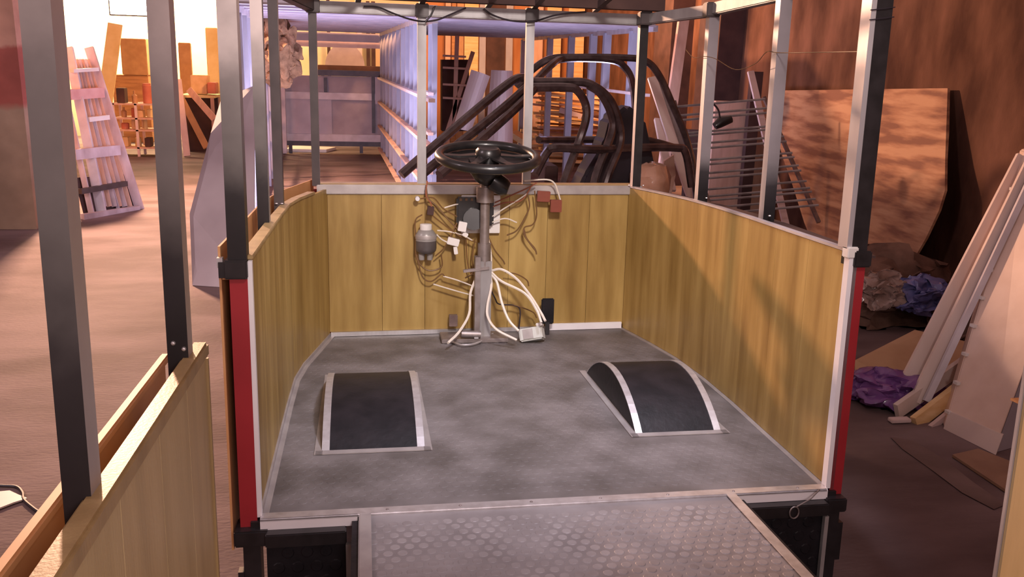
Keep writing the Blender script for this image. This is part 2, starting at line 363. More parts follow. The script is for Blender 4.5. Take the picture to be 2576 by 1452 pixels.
# lining: separate vertical boards between floor and rail
def arclen(line):
    L = [0]
    for i in range(len(line) - 1): L.append(L[-1] + math.hypot(line[i + 1][0] - line[i][0], line[i + 1][1] - line[i][1]))
    return L
def at_len(line, L, s):
    for i in range(len(L) - 1):
        if s <= L[i + 1] + 1e-9:
            t = (s - L[i]) / (L[i + 1] - L[i]); return (lerp(line[i][0], line[i + 1][0], t), lerp(line[i][1], line[i + 1][1], t))
    return line[-1]
def boards(line, z0, z1, cuts, t=.012, name='lining_board', mats=None):
    L = arclen(line); k = 0
    for a, b in zip(cuts[:-1], cuts[1:]):
        seg = [at_len(line, L, a * L[-1] + .0008)] + [line[i] for i in range(len(line)) if a * L[-1] + .01 < L[i] < b * L[-1] - .01] + [at_len(line, L, b * L[-1] - .0008)]
        mb = strip(MB(), seg, z0, z1, t)
        o = part(name, mb, (mats or WOOD)[k % len(mats or WOOD)]); k += 1
        # light V-groove bead along the joint
        if b < .999:
            q = at_len(line, L, b * L[-1]); q0 = at_len(line, L, b * L[-1] - .003)
TOP = 1.095
boards(LSIDE, F + .004, TOP, [0, .12, .25, .38, .51, .64, .77, .9, 1])
boards(FRONT, F + .022, TOP - .02, [0, .17, .31, .455, .59, .72, .865, 1])
boards(RSIDE, F + .004, TOP + .01, [0, .1, .23, .36, .49, .62, .75, .875, 1])
# front rail: aluminium channel with a wood-look top
fr = MB(); strip(fr, [(-.215, 4.085), (1.335, 4.14)], TOP - .022, TOP + .02, .03); part('front_rail', fr, 'dull_aluminium', bevel=.003)
fr = MB(); strip(fr, [(-.20, 4.117), (1.31, 4.172)], TOP + .012, TOP + .024, .085); part('rail_cap', fr, 'wood_cap')
part('front_kick_trim', strip(MB(), [(-.165, 4.086), (.88, 4.123)], F + .002, F + .022, .012), 'aluminium')
part('front_kick_trim', strip(MB(), [(.885, 4.123), (1.262, 4.136)], F + .002, F + .034, .012), 'white_trim', label='bright white kick trim at the right')  # white stands in for light shining through the gap below the panel
def edge_line(line, z, w, h, m, name, off=0):
    l2 = inset(line, off); part(name, strip(MB(), l2, z, z + h, w), m)
edge_line(LSIDE, F + .001, .006, .016, 'dull_aluminium', 'floor_trim', -.006)
edge_line([(x - .014, y) for x, y in LSIDE[::-1]][::-1], F, .0, .0, 'dull_aluminium', 'floor_trim', 0) if False else None
part('floor_trim', strip(MB(), LSIDE, F, F + .003, -.022), 'dull_aluminium')
part('floor_trim', strip(MB(), RSIDE, F, F + .003, -.018), 'dull_aluminium')
# side wall caps
part('wall_cap', strip(MB(), inset(LSIDE, -.006)[:-1], TOP + .001, TOP + .012, .036), 'wood_cap', bevel=.002)
part('wall_cap', strip(MB(), inset(RSIDE, -.003), TOP + .012, TOP + .020, .022), 'light_steel')
LOUT = [(-.36, 2.27), (-.36, 2.7), (-.362, 3.15), (-.35, 3.45), (-.33, 3.68), (-.285, 3.92), (-.235, 4.20)]
ROUT = [(1.38, 4.24), (1.445, 3.9), (1.485, 3.6), (1.50, 3.25), (1.49, 2.95), (1.46, 2.6), (1.425, 2.30)]
part('outer_skin', strip(MB(), LOUT, .30, TOP + .035, .006), 'outer_skin')
part('outer_skin', strip(MB(), [(x - .035, y) for x, y in ROUT], .30, TOP - .03, .006), 'dark_brown')
part('outer_skin', strip(MB(), [(-.235, 4.20), (1.38, 4.24)], .30, TOP - .01, .006), 'red_paint')
part('ledge_strip', strip(MB(), inset(ROUT, -.045), TOP - .012, TOP - .004, .07), 'dark_brown')
part('gap_lining', strip(MB(), inset(LOUT, -.03), TOP - .05, TOP - .045, .028), 'outer_skin')
# white vertical end trims of both side walls, at the door openings
part('end_trim', MB().box((-.298, 2.252, F + .0), (-.282, 2.27, TOP)), 'white_trim')
part('end_trim', MB().box((1.338, 2.245, F + .0), (1.352, 2.272, TOP + .01)), 'white_trim')
part('end_trim', MB().box((1.352, 2.25, F - .02), (1.366, 2.275, TOP + .02)), 'light_steel')
part('corner_bracket', MB().box((1.330, 2.240, TOP - .002), (1.362, 2.275, TOP + .03)), 'white_plastic', bevel=.003)

# posts
def post(x0, x1, y0, y1, z0, z1, mside, mfront, name='window_post', screws=True):
    o = part(name, MB().box((x0, y0, z0), (x1, y1, z1), [0, 0, 1, 1, 0, 0]), [mside, mfront])
    return o
def screw(x, y, z, parent):
    return MB().lathe([(.006, 0), (.005, .003), (.001, .004)], (x, y, z), n=8).build('screw', 'aluminium', parent)
ZB = 1.868
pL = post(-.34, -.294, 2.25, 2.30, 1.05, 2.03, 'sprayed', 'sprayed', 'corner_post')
part('corner_post', MB().box((-.338, 2.25, .375), (-.294, 2.3, 1.05)), 'red_paint', label='red lower corner post on the lit side')
part('post_flange', MB().box((-.35, 2.235, 1.052), (-.292, 2.31, 1.10)), 'black_paint', bevel=.004)
part('post_flange', MB().box((-.352, 2.22, .33), (-.262, 2.31, .375)), 'black_paint', bevel=.004)
part('underframe_post', MB().box((-.33, 2.225, 0.02), (-.285, 2.28, .33)), 'black_paint')
part('hinge_plate', MB().box((-.345, 2.22, .06), (-.33, 2.25, .26)), 'black_paint')
part('lock_bracket', MB().box((-.362, 2.24, 1.055), (-.348, 2.28, 1.095)), 'black_paint')
part('lamp_glint_bracket', MB().box((-.366, 2.245, 1.08), (-.352, 2.265, 1.105)), 'aluminium')
post(1.33, 1.345, 2.25, 2.30, 1.12, 2.03, 'light_steel', 'light_steel', 'corner_post')
part('corner_post', MB().box((1.345, 2.25, 1.07), (1.392, 2.30, 2.03)), 'black_paint')
part('corner_post', MB().box((1.352, 2.25, .375), (1.392, 2.30, 1.07)), 'red_paint')
part('post_flange', MB().box((1.35, 2.235, 1.068), (1.402, 2.31, 1.115)), 'black_paint', bevel=.004)
part('post_flange', MB().box((1.33, 2.215, .335), (1.395, 2.31, .378)), 'black_paint', bevel=.004)
part('underframe_post', MB().box((1.337, 2.22, .02), (1.375, 2.28, .335)), 'black_paint')
part('hinge_plate', MB().box((1.375, 2.22, .18), (1.39, 2.25, .30)), 'black_paint')
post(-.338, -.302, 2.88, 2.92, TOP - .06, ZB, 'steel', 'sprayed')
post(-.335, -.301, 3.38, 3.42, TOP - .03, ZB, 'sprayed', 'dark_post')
q = post(-.235, -.200, 4.09, 4.125, TOP + .015, ZB, 'light_steel', 'dark_post')
post(.243, .283, 4.14, 4.17, TOP + .02, ZB + .02, 'steel', 'steel')
post(.745, .783, 4.155, 4.185, TOP + .02, ZB + .02, 'steel', 'steel')
q = post(1.278, 1.318, 4.12, 4.16, TOP + .02, ZB, 'light_steel', 'black_paint')
screw(1.262, 4.12, TOP + .025, q); screw(1.33, 4.11, TOP + .025, q)
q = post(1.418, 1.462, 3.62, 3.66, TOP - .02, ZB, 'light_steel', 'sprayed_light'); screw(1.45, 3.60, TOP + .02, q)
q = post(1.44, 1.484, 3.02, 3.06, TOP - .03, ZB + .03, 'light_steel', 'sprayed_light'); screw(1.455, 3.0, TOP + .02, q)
for x, y in ((-.325, 3.37), (-.305, 3.37)): MB().lathe([(.006, 0), (.005, .003), (.001, .004)], (x, y, TOP + .016), n=8).build('screw', 'aluminium', tram)
# upper ring beam, and darker roof members on it
def beam(a, b, z, m='steel', w=.045, h=.048, name='ring_beam'): return part(name, MB().bar((*a, z), (*b, z), w, h), m, bevel=.004)
beam((-.25, 4.14), (1.31, 4.17), ZB + .025)
beam((-.32, 2.7), (-.325, 3.45), ZB + .025, 'dark_post'); beam((-.325, 3.45), (-.22, 4.13), ZB + .025, 'dark_post')
beam((1.30, 4.16), (1.445, 3.64), ZB + .025); beam((1.445, 3.64), (1.468, 3.02), ZB + .03)
beam((1.468, 3.02), (1.37, 2.2), ZB + .06, 'dark_post')
beam((-.32, -.9), (-.32, 2.75), 2.03, 'dark_post'); beam((1.37, -.9), (1.37, 2.4), 2.03, 'dark_post')
part('roof_member', MB().bar((-.33, 4.02, ZB + .085), (1.36, 4.05, ZB + .085), .05, .06), 'dark_brown')
for x in (-.02, .26, .56, .77, 1.06): part('roof_rib', MB().bar((x, 4.13, ZB + .063), (x * .9 + .05, 3.0, ZB + .15), .025, .03), 'dark_post')
for (x, y) in ((1.29, 4.08), (1.43, 3.62), (.262, 4.12), (.765, 4.13), (-.215, 4.08)):
    part('weld_plate', MB().box((x - .03, y - .012, ZB - .004), (x + .03, y + .04, ZB + .055)), 'dark_post', bevel=.004)

# passenger section beside the camera: wood lined side panels with outer skin and posts
def sect(side, y1, end_only=False):
    xi = -.278 if side < 0 else 1.345
    s = side
    bd = []
    y = y1
    k = 0
    wd = [.17, .19, .2, .2, .2, .2, .2, .2, .2, .2, .2, .2]
    while y > -.9:
        ya = y - wd[min(k, 11)]
        part('lining_board', MB().box((min(xi, xi + s * .012), ya + .0008, .08 if True else F), (max(xi, xi + s * .012), y - .0008, 1.055)), M['wood_light'][k % 2]); y = ya; k += 1
    part('panel_cap', MB().slab([(xi - s * -.0, -.9, 1.035), (xi, y1, 1.035), (xi + s * .022, y1, 1.055), (xi + s * .022, -.9, 1.055)], (0, 0, .01)) if False else
         MB().box((min(xi - s * .006, xi + s * .022), -.9, 1.055), (max(xi - s * .006, xi + s * .018), y1 + .004, 1.080)), 'wood_cap', bevel=.004)
    part('outer_skin', MB().box((min(xi + s * .088, xi + s * .094), -.9, .06), (max(xi + s * .088, xi + s * .094), y1 + .09, 1.03)), 'outer_skin')
    part('skin_lip', MB().box((min(xi + s * .078, xi + s * .094), -.9, 1.022), (max(xi + s * .078, xi + s * .094), y1 + .09, 1.036)), 'outer_skin', bevel=.003)
    part('end_trim', MB().box((min(xi - s * .004, xi + s * .02), y1 - .0, .08), (max(xi - s * .004, xi + s * .02), y1 + .008, 1.05)), 'wood_cap' if s < 0 else 'light_steel')
    part('cavity_sill', MB().box((min(xi + s * .012, xi + s * .078), -.9, .90), (max(xi + s * .012, xi + s * .078), y1 + .05, .905)), 'lumber_dark')
    part('underframe_rail', MB().box((min(xi, xi + s * .084), -.9, .02), (max(xi, xi + s * .084), y1, .08)), 'black_paint')
sect(-1, 1.545); sect(1, 1.545)
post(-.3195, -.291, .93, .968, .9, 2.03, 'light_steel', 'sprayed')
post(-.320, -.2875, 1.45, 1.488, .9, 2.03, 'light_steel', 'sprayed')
for x, z in ((-.31, 1.105), (-.294, 1.095)): part('screw', MB().lathe([(.004, 0), (.003, -.003), (.001, -.004)], (x, 1.45, z), 'y', 8), 'aluminium')

# wheel arch covers
def arch(x0, x1, ya, yb, hgt):
    n = 18; c = (yb - ya) / 2; R = (c * c + hgt * hgt) / (2 * hgt); yc = (ya + yb) / 2; zc = F + hgt - R
    a0 = math.asin(c / R); pts = []
    for k in range(n + 1):
        a = -a0 + 2 * a0 * k / n; pts.append((yc + R * math.sin(a), zc + R * math.cos(a)))
    mb = MB(); vs = [(x, y, z) for x in (x0, x1) for y, z in pts]; m = n + 1
    mb.add(vs, [(k, k + 1, m + k + 1, m + k) for k in range(n)] + [tuple(range(m))] + [tuple(range(m, 2 * m))[::-1]])
    w = mb.build('wheel_arch', 'rubber_black', tram, smooth=True)
    for xa, sgn in ((x0, 1), (x1, -1)):
        t = MB()
        for k in range(n):
            (ya_, za), (yb_, zb) = pts[k], pts[k + 1]
            d = Vector((0, yb_ - ya_, zb - za)).normalized(); nn = Vector((0, -d.z, d.y))
            A = Vector((xa - sgn * .003, ya_, za)); B = Vector((xa - sgn * .003, yb_, zb)); W_ = Vector((sgn * .024, 0, 0))
            t.slab([A, B, B + W_, A + W_], nn * .003)
        t.build('arch_trim', 'aluminium', w, smooth=False)
    b = MB(); z = F + .001
    b.box((x0 - .022, ya - .03, z), (x1 + .022, ya, z + .003)); b.box((x0 - .026, ya - .03, z), (x0, yb + .03, z + .003))
    b.box((x1, ya - .03, z), (x1 + .026, yb + .03, z + .003))
    b.build('base_trim', 'dull_aluminium', w)
    return w
arch(-.142, .178, 2.69, 3.46, .10)
arch(.905, 1.205, 2.73, 3.42, .128)

# ================================================================== STEERING COLUMN (stands on the cab floor)
sc_ = thing('steering_column', 'upright grey steering column with a black four-spoke steering wheel in the cab', 'steering column', (.54, 3.98, F), VM)
cx_, cy_ = .542, 3.99
MB().tube([(cx_, cy_, F + .01), (cx_, cy_, 1.16)], .022, 12).build('column_tube', 'grey_metal', sc_, smooth=True)
MB().box((cx_ - .045, cy_ - .035, F + .02), (cx_ - .02, cy_ + .02, .80)).build('support_bar', 'grey_metal', sc_, bevel=.002)
MB().box((cx_ - .02, cy_ - .03, F + .02), (cx_ + .032, cy_ - .018, .78)).build('support_channel', 'steel', sc_, bevel=.002)
MB().box((cx_ - .20, cy_ - .07, F + .002), (cx_ + .11, cy_ + .07, F + .022)).build('base_plate', 'grey_metal', sc_, bevel=.003)
MB().tube([(cx_ - .11, cy_ - .06, F + .045), (cx_ - .02, cy_ - .06, F + .04)], .018, 10).build('base_clamp', 'grey_metal', sc_, smooth=True)
MB().box((cx_ - .05, cy_ - .075, F + .022), (cx_ - .03, cy_ - .055, F + .05)).build('clamp_bolt', 'aluminium', sc_, bevel=.002)
MB().tube([(cx_ + .0, cy_, 1.05), (cx_, cy_, 1.12)], .040, 14).build('column_collar', 'grey_metal', sc_, smooth=True)
MB().tube([(cx_, cy_, .74), (cx_, cy_, .86)], .031, 12).build('column_joint', 'grey_metal', sc_, smooth=True)
MB().bar((cx_ - .10, cy_ - .03, .735), (cx_ + .02, cy_ - .03, .75), .02, .012).build('column_lever', 'grey_metal', sc_)
shr = MB().tube([(cx_, 3.93, 1.24), (cx_ - .005, 3.945, 1.20), (cx_, 3.96, 1.165), (cx_ + .005, 3.97, 1.14)], [.085, .08, .055, .03], 16)
shr.build('column_shroud', 'black_plastic', sc_, smooth=True)
MB().tube([(cx_ + .03, 3.93, 1.155), (cx_ + .075, 3.92, 1.125), (cx_ + .095, 3.915, 1.118)], [.045, .042, .03], 14).build('ignition_housing', 'black_plastic', sc_, smooth=True)
wh = Matrix.Translation((.540, 3.90, 1.262)) @ Matrix.Rotation(math.radians(11), 4, 'X')
rim = MB(); R = .216; n = 56
rim.tube([(R * math.cos(2 * PI * k / n), R * math.sin(2 * PI * k / n), 0) for k in range(n + 1)], .0215, 12, cap=False)
whl = rim.xf(wh).build('steering_wheel', 'black_plastic', sc_, smooth=True)
MB().lathe([(.075, -.045), (.20, -.022), (.20, -.018), (.07, -.03)], (0, 0, 0), n=36).xf(wh).build('wheel_dish', 'black_plastic', whl, smooth=True)
MB().lathe([(.050, -.03), (.058, .005), (.056, .028), (.046, .040), (.034, .034), (.002, .032)], (0, 0, 0), n=28).xf(wh).build('hub_pad', 'black_plastic', whl, smooth=True)
for a in (4, 176, 222 + 18, 318 - 18):
    ca, sa = math.cos(math.radians(a)), math.sin(math.radians(a)); w = .05 if a in (4, 176) else .055
    mb = MB(); p = []
    for t, ww, z in ((.04, w, .004), (.12, w * .62, -.004), (.215, w * .8, -.002)): p.append((Vector((ca * t, sa * t, z)), ww))
    for i in range(2):
        (a1, w1), (a2, w2) = p[i], p[i + 1]; n_ = Vector((-sa, ca, 0))
        mb.slab([a1 - n_ * w1 / 2, a1 + n_ * w1 / 2, a2 + n_ * w2 / 2, a2 - n_ * w2 / 2], (0, 0, .008))
    mb.xf(wh).build('spoke', 'black_plastic', whl)

# ---- electrics hanging on the front panel
def vpts(lst, y): return [vy(a[0], a[1], a[2] if len(a) > 2 else y) for a in lst]
def cable(name, lst, y, r, m, label, cat='wire', group=None, k=6):
    return MB().tube(spline(vpts(lst, y), k), r, 6).build(name, m, frame=VM, smooth=True, label=label, cat=cat, group=group)
yF = 4.07
c0 = vy(1071, 605, yF)
bt = thing('fluid_reservoir', 'grey translucent fluid bottle with a white cap hung on the cab front panel', 'bottle', c0, VM)
h = .0018
def P3(px, py, y=yF): return vy(px, py, y)
b = MB(); c = P3(1071, 605); c = Vector((c.x, 4.06, c.z))
b.lathe([(.036, -.055), (.047, -.045), (.049, 0), (.048, .03), (.036, .048), (.030, .052)], c, n=20); b.build('bottle_body', 'clear_plastic', bt, smooth=True)
MB().lathe([(.0365, -.057), (.0475, -.046), (.0497, -.035), (.0497, .002), (.02, .004)], c, n=20).build('fluid_fill', 'fluid', bt, smooth=True)
MB().lathe([(.027, .052), (.028, .056), (.028, .076), (.024, .079)], c, n=20).build('cap', 'white_plastic', bt, smooth=True)
MB().lathe([(.050, .010), (.0505, .012), (.0505, .028), (.05, .03)], c, n=20).build('strap', 'dull_aluminium', bt, smooth=True)
for dx in (-.02, .018): MB().lathe([(.013, -.09), (.015, -.07), (.015, -.055)], c + Vector((dx, 0, 0)), n=12).build('pump', 'clear_plastic', bt, smooth=True)

def plate(name, x0, y0, x1, y1, y, t, m, label, cat, bevel=.002):
    a = vy(x0, y1, y); b2 = vy(x1, y0, y)
    return MB().box((a.x, y, a.z), (b2.x, y + t, b2.z)).build(name, m, frame=VM, bevel=bevel, label=label, cat=cat)
plate('mounting_plate', 1160, 492, 1259, 587, 4.095, .006, 'white_plastic', 'white square plastic plate behind the steering column', 'plate')
fb = thing('fuse_box', 'black rounded fuse box on the white plate behind the steering column', 'fuse box', vy(1195, 590, 4.05), VM)
a = vy(1148, 568, 4.05); b2 = vy(1243, 497, 4.05)
MB().box((a.x, 4.045, a.z), (b2.x, 4.094, b2.z)).build('housing', 'black_plastic', fb, bevel=.008)
MB().tube([vy(1192, 552, 4.05), vy(1192, 552, 4.02)], .05, 18).build('round_cover', 'black_plastic', fb, smooth=True)
for k in range(5):
    a = vy(1156 + 14 * k, 503, 4.045); MB().box((a.x, 4.04, a.z - .004), (a.x + .011, 4.07, a.z + .007)).build('fuse', 'brown_wire', fb)
def conn(name, px, py, w, hh, ang, m, label, cat, y=4.05, t=.025):
    c = vy(px, py, y); mb = MB().box((-w / 2, -t / 2, -hh / 2), (w / 2, t / 2, hh / 2)); mb.xf(Matrix.Translation(c) @ Matrix.Rotation(math.radians(ang), 4, 'Y'))
    return mb.build(name, m, frame=VM, bevel=.002, label=label, cat=cat)
conn('connector_block', 1140, 608, .055, .034, 15, 'white_plastic', 'white connector block hanging right of the fluid bottle', 'connector')
conn('connector_block', 1146, 630, .018, .035, -8, 'white_plastic', 'small narrow white plug dangling under the white connector block', 'connector')
conn('connector_block', 1163, 570, .038, .045, 10, 'white_plastic', 'white ribbed connector at the lower left corner of the black fuse box', 'connector', 4.03)
conn('connector_block', 1170, 590, .025, .02, 30, 'white_plastic', 'tiny white connector tip below the fuse box wiring', 'connector', 4.04)
conn('relay', 1367, 494, .062, .05, 3, 'relay_red', 'wide dark red relay under the front rail', 'relay', 4.075)
r = conn('relay', 1398, 518, .054, .058, 0, 'relay_red', 'square dark red relay hanging lower right of the wide relay', 'relay', 4.06)
conn('relay', 1083, 530, .03, .04, 6, 'dark_brown', 'small dark brown relay above the fluid bottle', 'relay', 4.06)
MB().lathe([(.010, -.012), (.013, 0), (.010, .012)], vy(1050, 500, 4.06), 'y', 12).build('indicator_bulb', 'aluminium', frame=VM, smooth=True, label='small bright chrome bulb socket at left end of the brown wires', cat='bulb')
# thin wires
W = [
 ([(1072, 470), (1078, 500), (1100, 520), (1130, 555), (1160, 585)], 'brown_wire', 'brown wire running from the rail to the white ribbed connector'),
 ([(1058, 500), (1090, 498), (1115, 525), (1150, 545)], 'brown_wire', 'brown wire from the chrome bulb socket to the fuse box'),
 ([(1075, 455), (1072, 490), (1085, 515), (1080, 530)], 'red_wire', 'red-brown wire dropping from the rail to the small brown relay'),
 ([(1085, 540), (1110, 560), (1150, 590), (1170, 600), (1200, 610)], 'brown_wire', 'brown wire crossing below the small relay towards the column'),
 ([(1062, 540), (1045, 555), (1046, 600), (1048, 650), (1075, 680), (1110, 672), (1110, 640)], 'brown_wire', 'long brown wire looping around the fluid bottle'),
 ([(1048, 640), (1062, 695), (1085, 708), (1110, 690), (1118, 695)], 'brown_wire', 'lowest brown wire loop below the fluid bottle'),
 ([(1095, 645), (1120, 620), (1150, 560)], 'brown_wire', 'brown wire rising from the bottle pump'),
 ([(1100, 580), (1130, 583), (1165, 592), (1188, 605)], 'white_cable', 'thin pale wire from the bottle to the fuse box connectors'),
 ([(1098, 590), (1112, 603), (1130, 612)], 'white_cable', 'short thick white lead into the white connector block'),
 ([(1118, 523), (1150, 514), (1185, 511), (1202, 525), (1206, 540)], 'white_cable', 'white cable arching over the front of the fuse box'),
 ([(1225, 553), (1260, 530), (1300, 505), (1325, 488)], 'white_cable', 'pale wire rising right from the column towards the relays'),
 ([(1228, 562), (1270, 550), (1300, 560)], 'white_cable', 'short pale wire right of the column across the white plate'),
 ([(1240, 520), (1270, 510), (1310, 505), (1330, 480), (1335, 470)], 'red_wire', 'red-brown wire from fuse box up to the rail on the right'),
 ([(1245, 510), (1290, 490), (1330, 472), (1350, 460)], 'red_wire', 'upper red-brown wire running along under the rail'),
 ([(1328, 490), (1332, 520), (1320, 548), (1300, 580), (1275, 592)], 'brown_wire', 'brown wire curving down from the rail behind the column'),
 ([(1345, 480), (1350, 540), (1340, 565), (1320, 572), (1318, 590), (1335, 615), (1348, 632)], 'brown_wire', 'brown wire hanging in an S-bend left of the square relay'),
 ([(1318, 575), (1325, 600), (1345, 625), (1350, 640)], 'brown_wire', 'short loose brown wire end below the S-bend wire'),
 ([(1230, 600), (1245, 630), (1265, 655), (1270, 665)], 'brown_wire', 'brown wire falling right of the column middle'),
 ([(1172, 600), (1176, 660), (1186, 690), (1205, 690)], 'brown_wire', 'brown wire falling left of the column middle'),
 ([(1195, 600), (1188, 650), (1190, 685), (1170, 700)], 'brown_wire', 'second brown wire left of the column ending at the lever'),
 ([(1115, 695), (1150, 705), (1190, 720)], 'white_cable', 'straight pale wire from the wire loop to the column lever'),
 ([(1090, 715), (1140, 730), (1195, 745)], 'white_cable', 'lower straight faint wire running to the column'),
 ([(1230, 720), (1245, 750), (1255, 765), (1290, 768), (1308, 780), (1305, 830)], 'black_wire', 'black wire bending down to the floor near the control box'),
 ([(1270, 768), (1300, 770), (1340, 785), (1350, 800)], 'brown_wire', 'thin brown wire above the control box'),
 ([(1270, 685), (1300, 690), (1325, 705), (1330, 720)], 'brown_wire', 'thin brown wire between the upper white cables'),
]
for lst, m, lab in W:
    cable('wire', lst, 4.055, .0034 if m != 'white_cable' else .0035, m, lab, 'wire', 'wires hanging in the cab')
cable('wire', [(1320, 455), (1375, 452), (1395, 462), (1404, 485), (1410, 505)], 4.065, .004, 'white_cable', 'white cable bending over the rail down to the square relay')
WC = [
 ([(1232, 690, 3.99), (1236, 720, 3.96), (1226, 770, 3.93), (1228, 800, 3.9), (1250, 830, 3.85), (1300, 856, 3.80)], 'white cable bowing left before reaching the control box'),
 ([(1234, 690, 3.99), (1250, 710, 3.96), (1262, 760, 3.92), (1280, 805, 3.87), (1305, 833, 3.83)], 'white cable dropping nearly straight to the control box'),
 ([(1236, 685, 4.0), (1262, 708, 3.97), (1320, 738, 3.93), (1350, 780, 3.88), (1362, 812, 3.84)], 'white cable of the lower arch to the control box'),
 ([(1234, 682, 4.0), (1262, 678, 3.98), (1300, 702, 3.95), (1335, 745, 3.92), (1360, 785, 3.88), (1372, 808, 3.84)], 'white cable of the topmost arch to the control box'),
 ([(1195, 705, 4.0), (1183, 740, 3.98), (1180, 790, 3.95), (1155, 835, 3.88), (1127, 863, 3.80)], 'white cable falling left of the column to the floor'),
]
for lst, lab in WC: cable('power_cable', lst, 4, .0062, 'white_cable', lab, 'cable', 'white cables around the steering column')
gl = [vz(1134, 858, F + .012), vz(1160, 868, F + .012), vz(1195, 865, F + .012), vz(1225, 850, F + .012), vz(1240, 840, F + .02)]
MB().tube(spline(gl), .0055, 6).build('power_cable', 'dull_aluminium', frame=VM, smooth=True, label='grey cable looping on the cab floor before the column base', cat='cable', group='white cables around the steering column')
MB().tube(spline([vy(1228, 600, 4.01), vy(1235, 640, 4.01), vy(1236, 690, 4.0)]), .005, 6).build('power_cable', 'white_cable', frame=VM, smooth=True, label='white cable running up the right of the column tube', cat='cable', group='white cables around the steering column')
# control box on the floor
cb = thing('control_box', 'grey plastic control box lying on the cab floor right of the column', 'box', vz(1342, 868, F), VM)
c = vz(1342, 866, F) + Vector((0, .04, .035))
T = Matrix.Translation(c) @ Matrix.Rotation(math.radians(-20), 4, 'Z') @ Matrix.Rotation(math.radians(-14), 4, 'Y') @ Matrix.Rotation(math.radians(-22), 4, 'X')
MB().box((-.055, -.035, -.03), (.055, .035, .03)).xf(T).build('case', 'grey_plastic', cb, bevel=.006)
MB().box((-.035, -.038, -.022), (.012, -.034, .024)).xf(T).build('label_plate', 'dull_aluminium', cb)
MB().box((.03, -.03, .03), (.058, .02, .046)).xf(T).build('gland', 'white_plastic', cb, bevel=.003)
# pedal
pd = thing('pedal', 'black upright rubber pedal before the front panel right of the column', 'pedal', vz(1380, 838, F), VM)
a = vy(1360, 815, 4.06); b2 = vy(1394, 750, 4.06)
MB().box((a.x, 4.05, a.z), (b2.x, 4.062, b2.z)).build('pedal_pad', 'rubber_black', pd, bevel=.005)
MB().bar(((a.x + b2.x) / 2, 4.057, a.z + .02), ((a.x + b2.x) / 2, 4.05, F + .002), .02, .012).build('pedal_arm', 'black_paint', pd)
# small dark bracket left of column base, brake cylinder
conn('bracket', 1140, 806, .04, .055, 0, 'rusty_tube', 'small rusty bracket left of the column base', 'bracket', 4.07, .03)
MB().box((0, 0, 0), (.04, .04, .10)).xf(Matrix.Translation(vz(1270, 832, F) + Vector((0, -.0, .005)))).build('switch_housing', 'grey_metal', frame=VM, bevel=.004, label='squat grey metal housing between the white cables', cat='housing')
# black cables slung from the front ring beam
cable('sling_cable', [(915, 16), (950, 18), (990, 34), (1030, 48), (1065, 54), (1100, 50), (1130, 38), (1172, 20)], 4.10, .004, 'black_wire', 'black cable sagging below the ring beam left of the column', 'cable')
cable('sling_cable', [(1216, 22), (1240, 38), (1285, 52), (1340, 54), (1390, 40), (1430, 33), (1475, 30)], 4.10, .004, 'black_wire', 'black cable sagging below the ring beam right of the column', 'cable')
cable('sling_cable', [(1094, 15), (1084, 38), (1070, 55)], 4.09, .004, 'black_wire', 'short black cable end knotted at the left front window post', 'cable')
cable('string', [(1725, 125, 3.9), (1745, 145, 3.8), (1770, 142, 3.6), (1800, 148, 3.5), (1850, 175, 3.3), (1900, 160, 3.1), (1930, 130, 2.98), (1965, 133, 2.98), (2160, 130, 2.3)], 3, .0015, 'brown_wire', 'thin string strung between the right-hand window posts', 'string')
for z_, l in ((1.76, 'upper'), (1.735, 'lower')):
    mb = MB(); mb.tube([(1.326, 2.247, z_), (1.37, 2.245, z_ + .006), (1.396, 2.247, z_ + .01)], .0015, 5); mb.build('tie_wire', 'black_wire', frame=VM, label=l + ' dark tie wire wound on the right corner post', cat='wire')

# ================================================================== FAR WAGON FRAMES (workshop frame)
def wagon(name, label, xl, xr, y0, y1, zt, nl, roofm, left=True, right=True, posts_r=None, ribs=16):
    base = ((xl + xr) / 2, (y0 + y1) / 2, 0); t = thing(name, label, 'wagon frame', base)
    X = lambda c, y: c - .04 * y
    def side(c, ys, rails=(1.26, .87, .48, .10), m='frame_lilac', w=.05):
        if c > 3: rails = (1.30,); w = .085
        for y in ys: MB().box((X(c, y) - w / 2, y - w / 2, 0), (X(c, y) + w / 2, y + w / 2, zt - .04)).build('upright', m, t)
        for z in rails: MB().bar((X(c, y0) - .04, y0, z), (X(c, y1) - .04, y1, z), .055, .03).build('side_rail', 'lumber_pink' if z < 1.2 else 'pink_beam', t)
        MB().bar((X(c, y0), y0, zt - .03), (X(c, y1), y1, zt - .03), .05, .06).build('top_rail', 'light_steel', t)
    if left: side(xl, left)
    if right: side(xr, right)
    # corrugated roof: ridged sheet strips, each a panel
    n = ribs
    for k in range(n):
        ya = lerp(y0, y1, k / n); yb = lerp(y0, y1, (k + 1) / n); ym = (ya + yb) / 2
        MB().slab([(X(xl, ya), ya + .012, zt), (X(xr, ya), ya + .012, zt), (X(xr, yb), yb - .012, zt), (X(xl, yb), yb - .012, zt)], (0, 0, .03)).build('roof_panel', roofm, t)
    for k in range(n + 1):
        ya = lerp(y0, y1, k / n)
        MB().bar((X(xl, ya), ya, zt - .008), (X(xr, ya), ya, zt - .008), .05, .016).build('roof_batten', 'panel_grey', t)
    for c in (lerp(xl, xr, .22),) if name == 'wagon_frame' else ():
        pass
    return t, X
ysL = [7.6, 8.15, 8.7, 9.3, 9.9, 10.6, 11.3, 12.0, 12.8, 13.6, 14.4, 15.1]
wl, XL = wagon('wagon_frame', 'long pale wagon frame with slatted roof and grey end gate, left of the two', -.72, .90, 7.5, 15.2, 1.99, 5, 'roof_sheet', left=ysL, right=[9.3, 9.75, 10.3, 10.9, 11.6, 12.3, 13.0, 13.8, 14.5, 15.1])
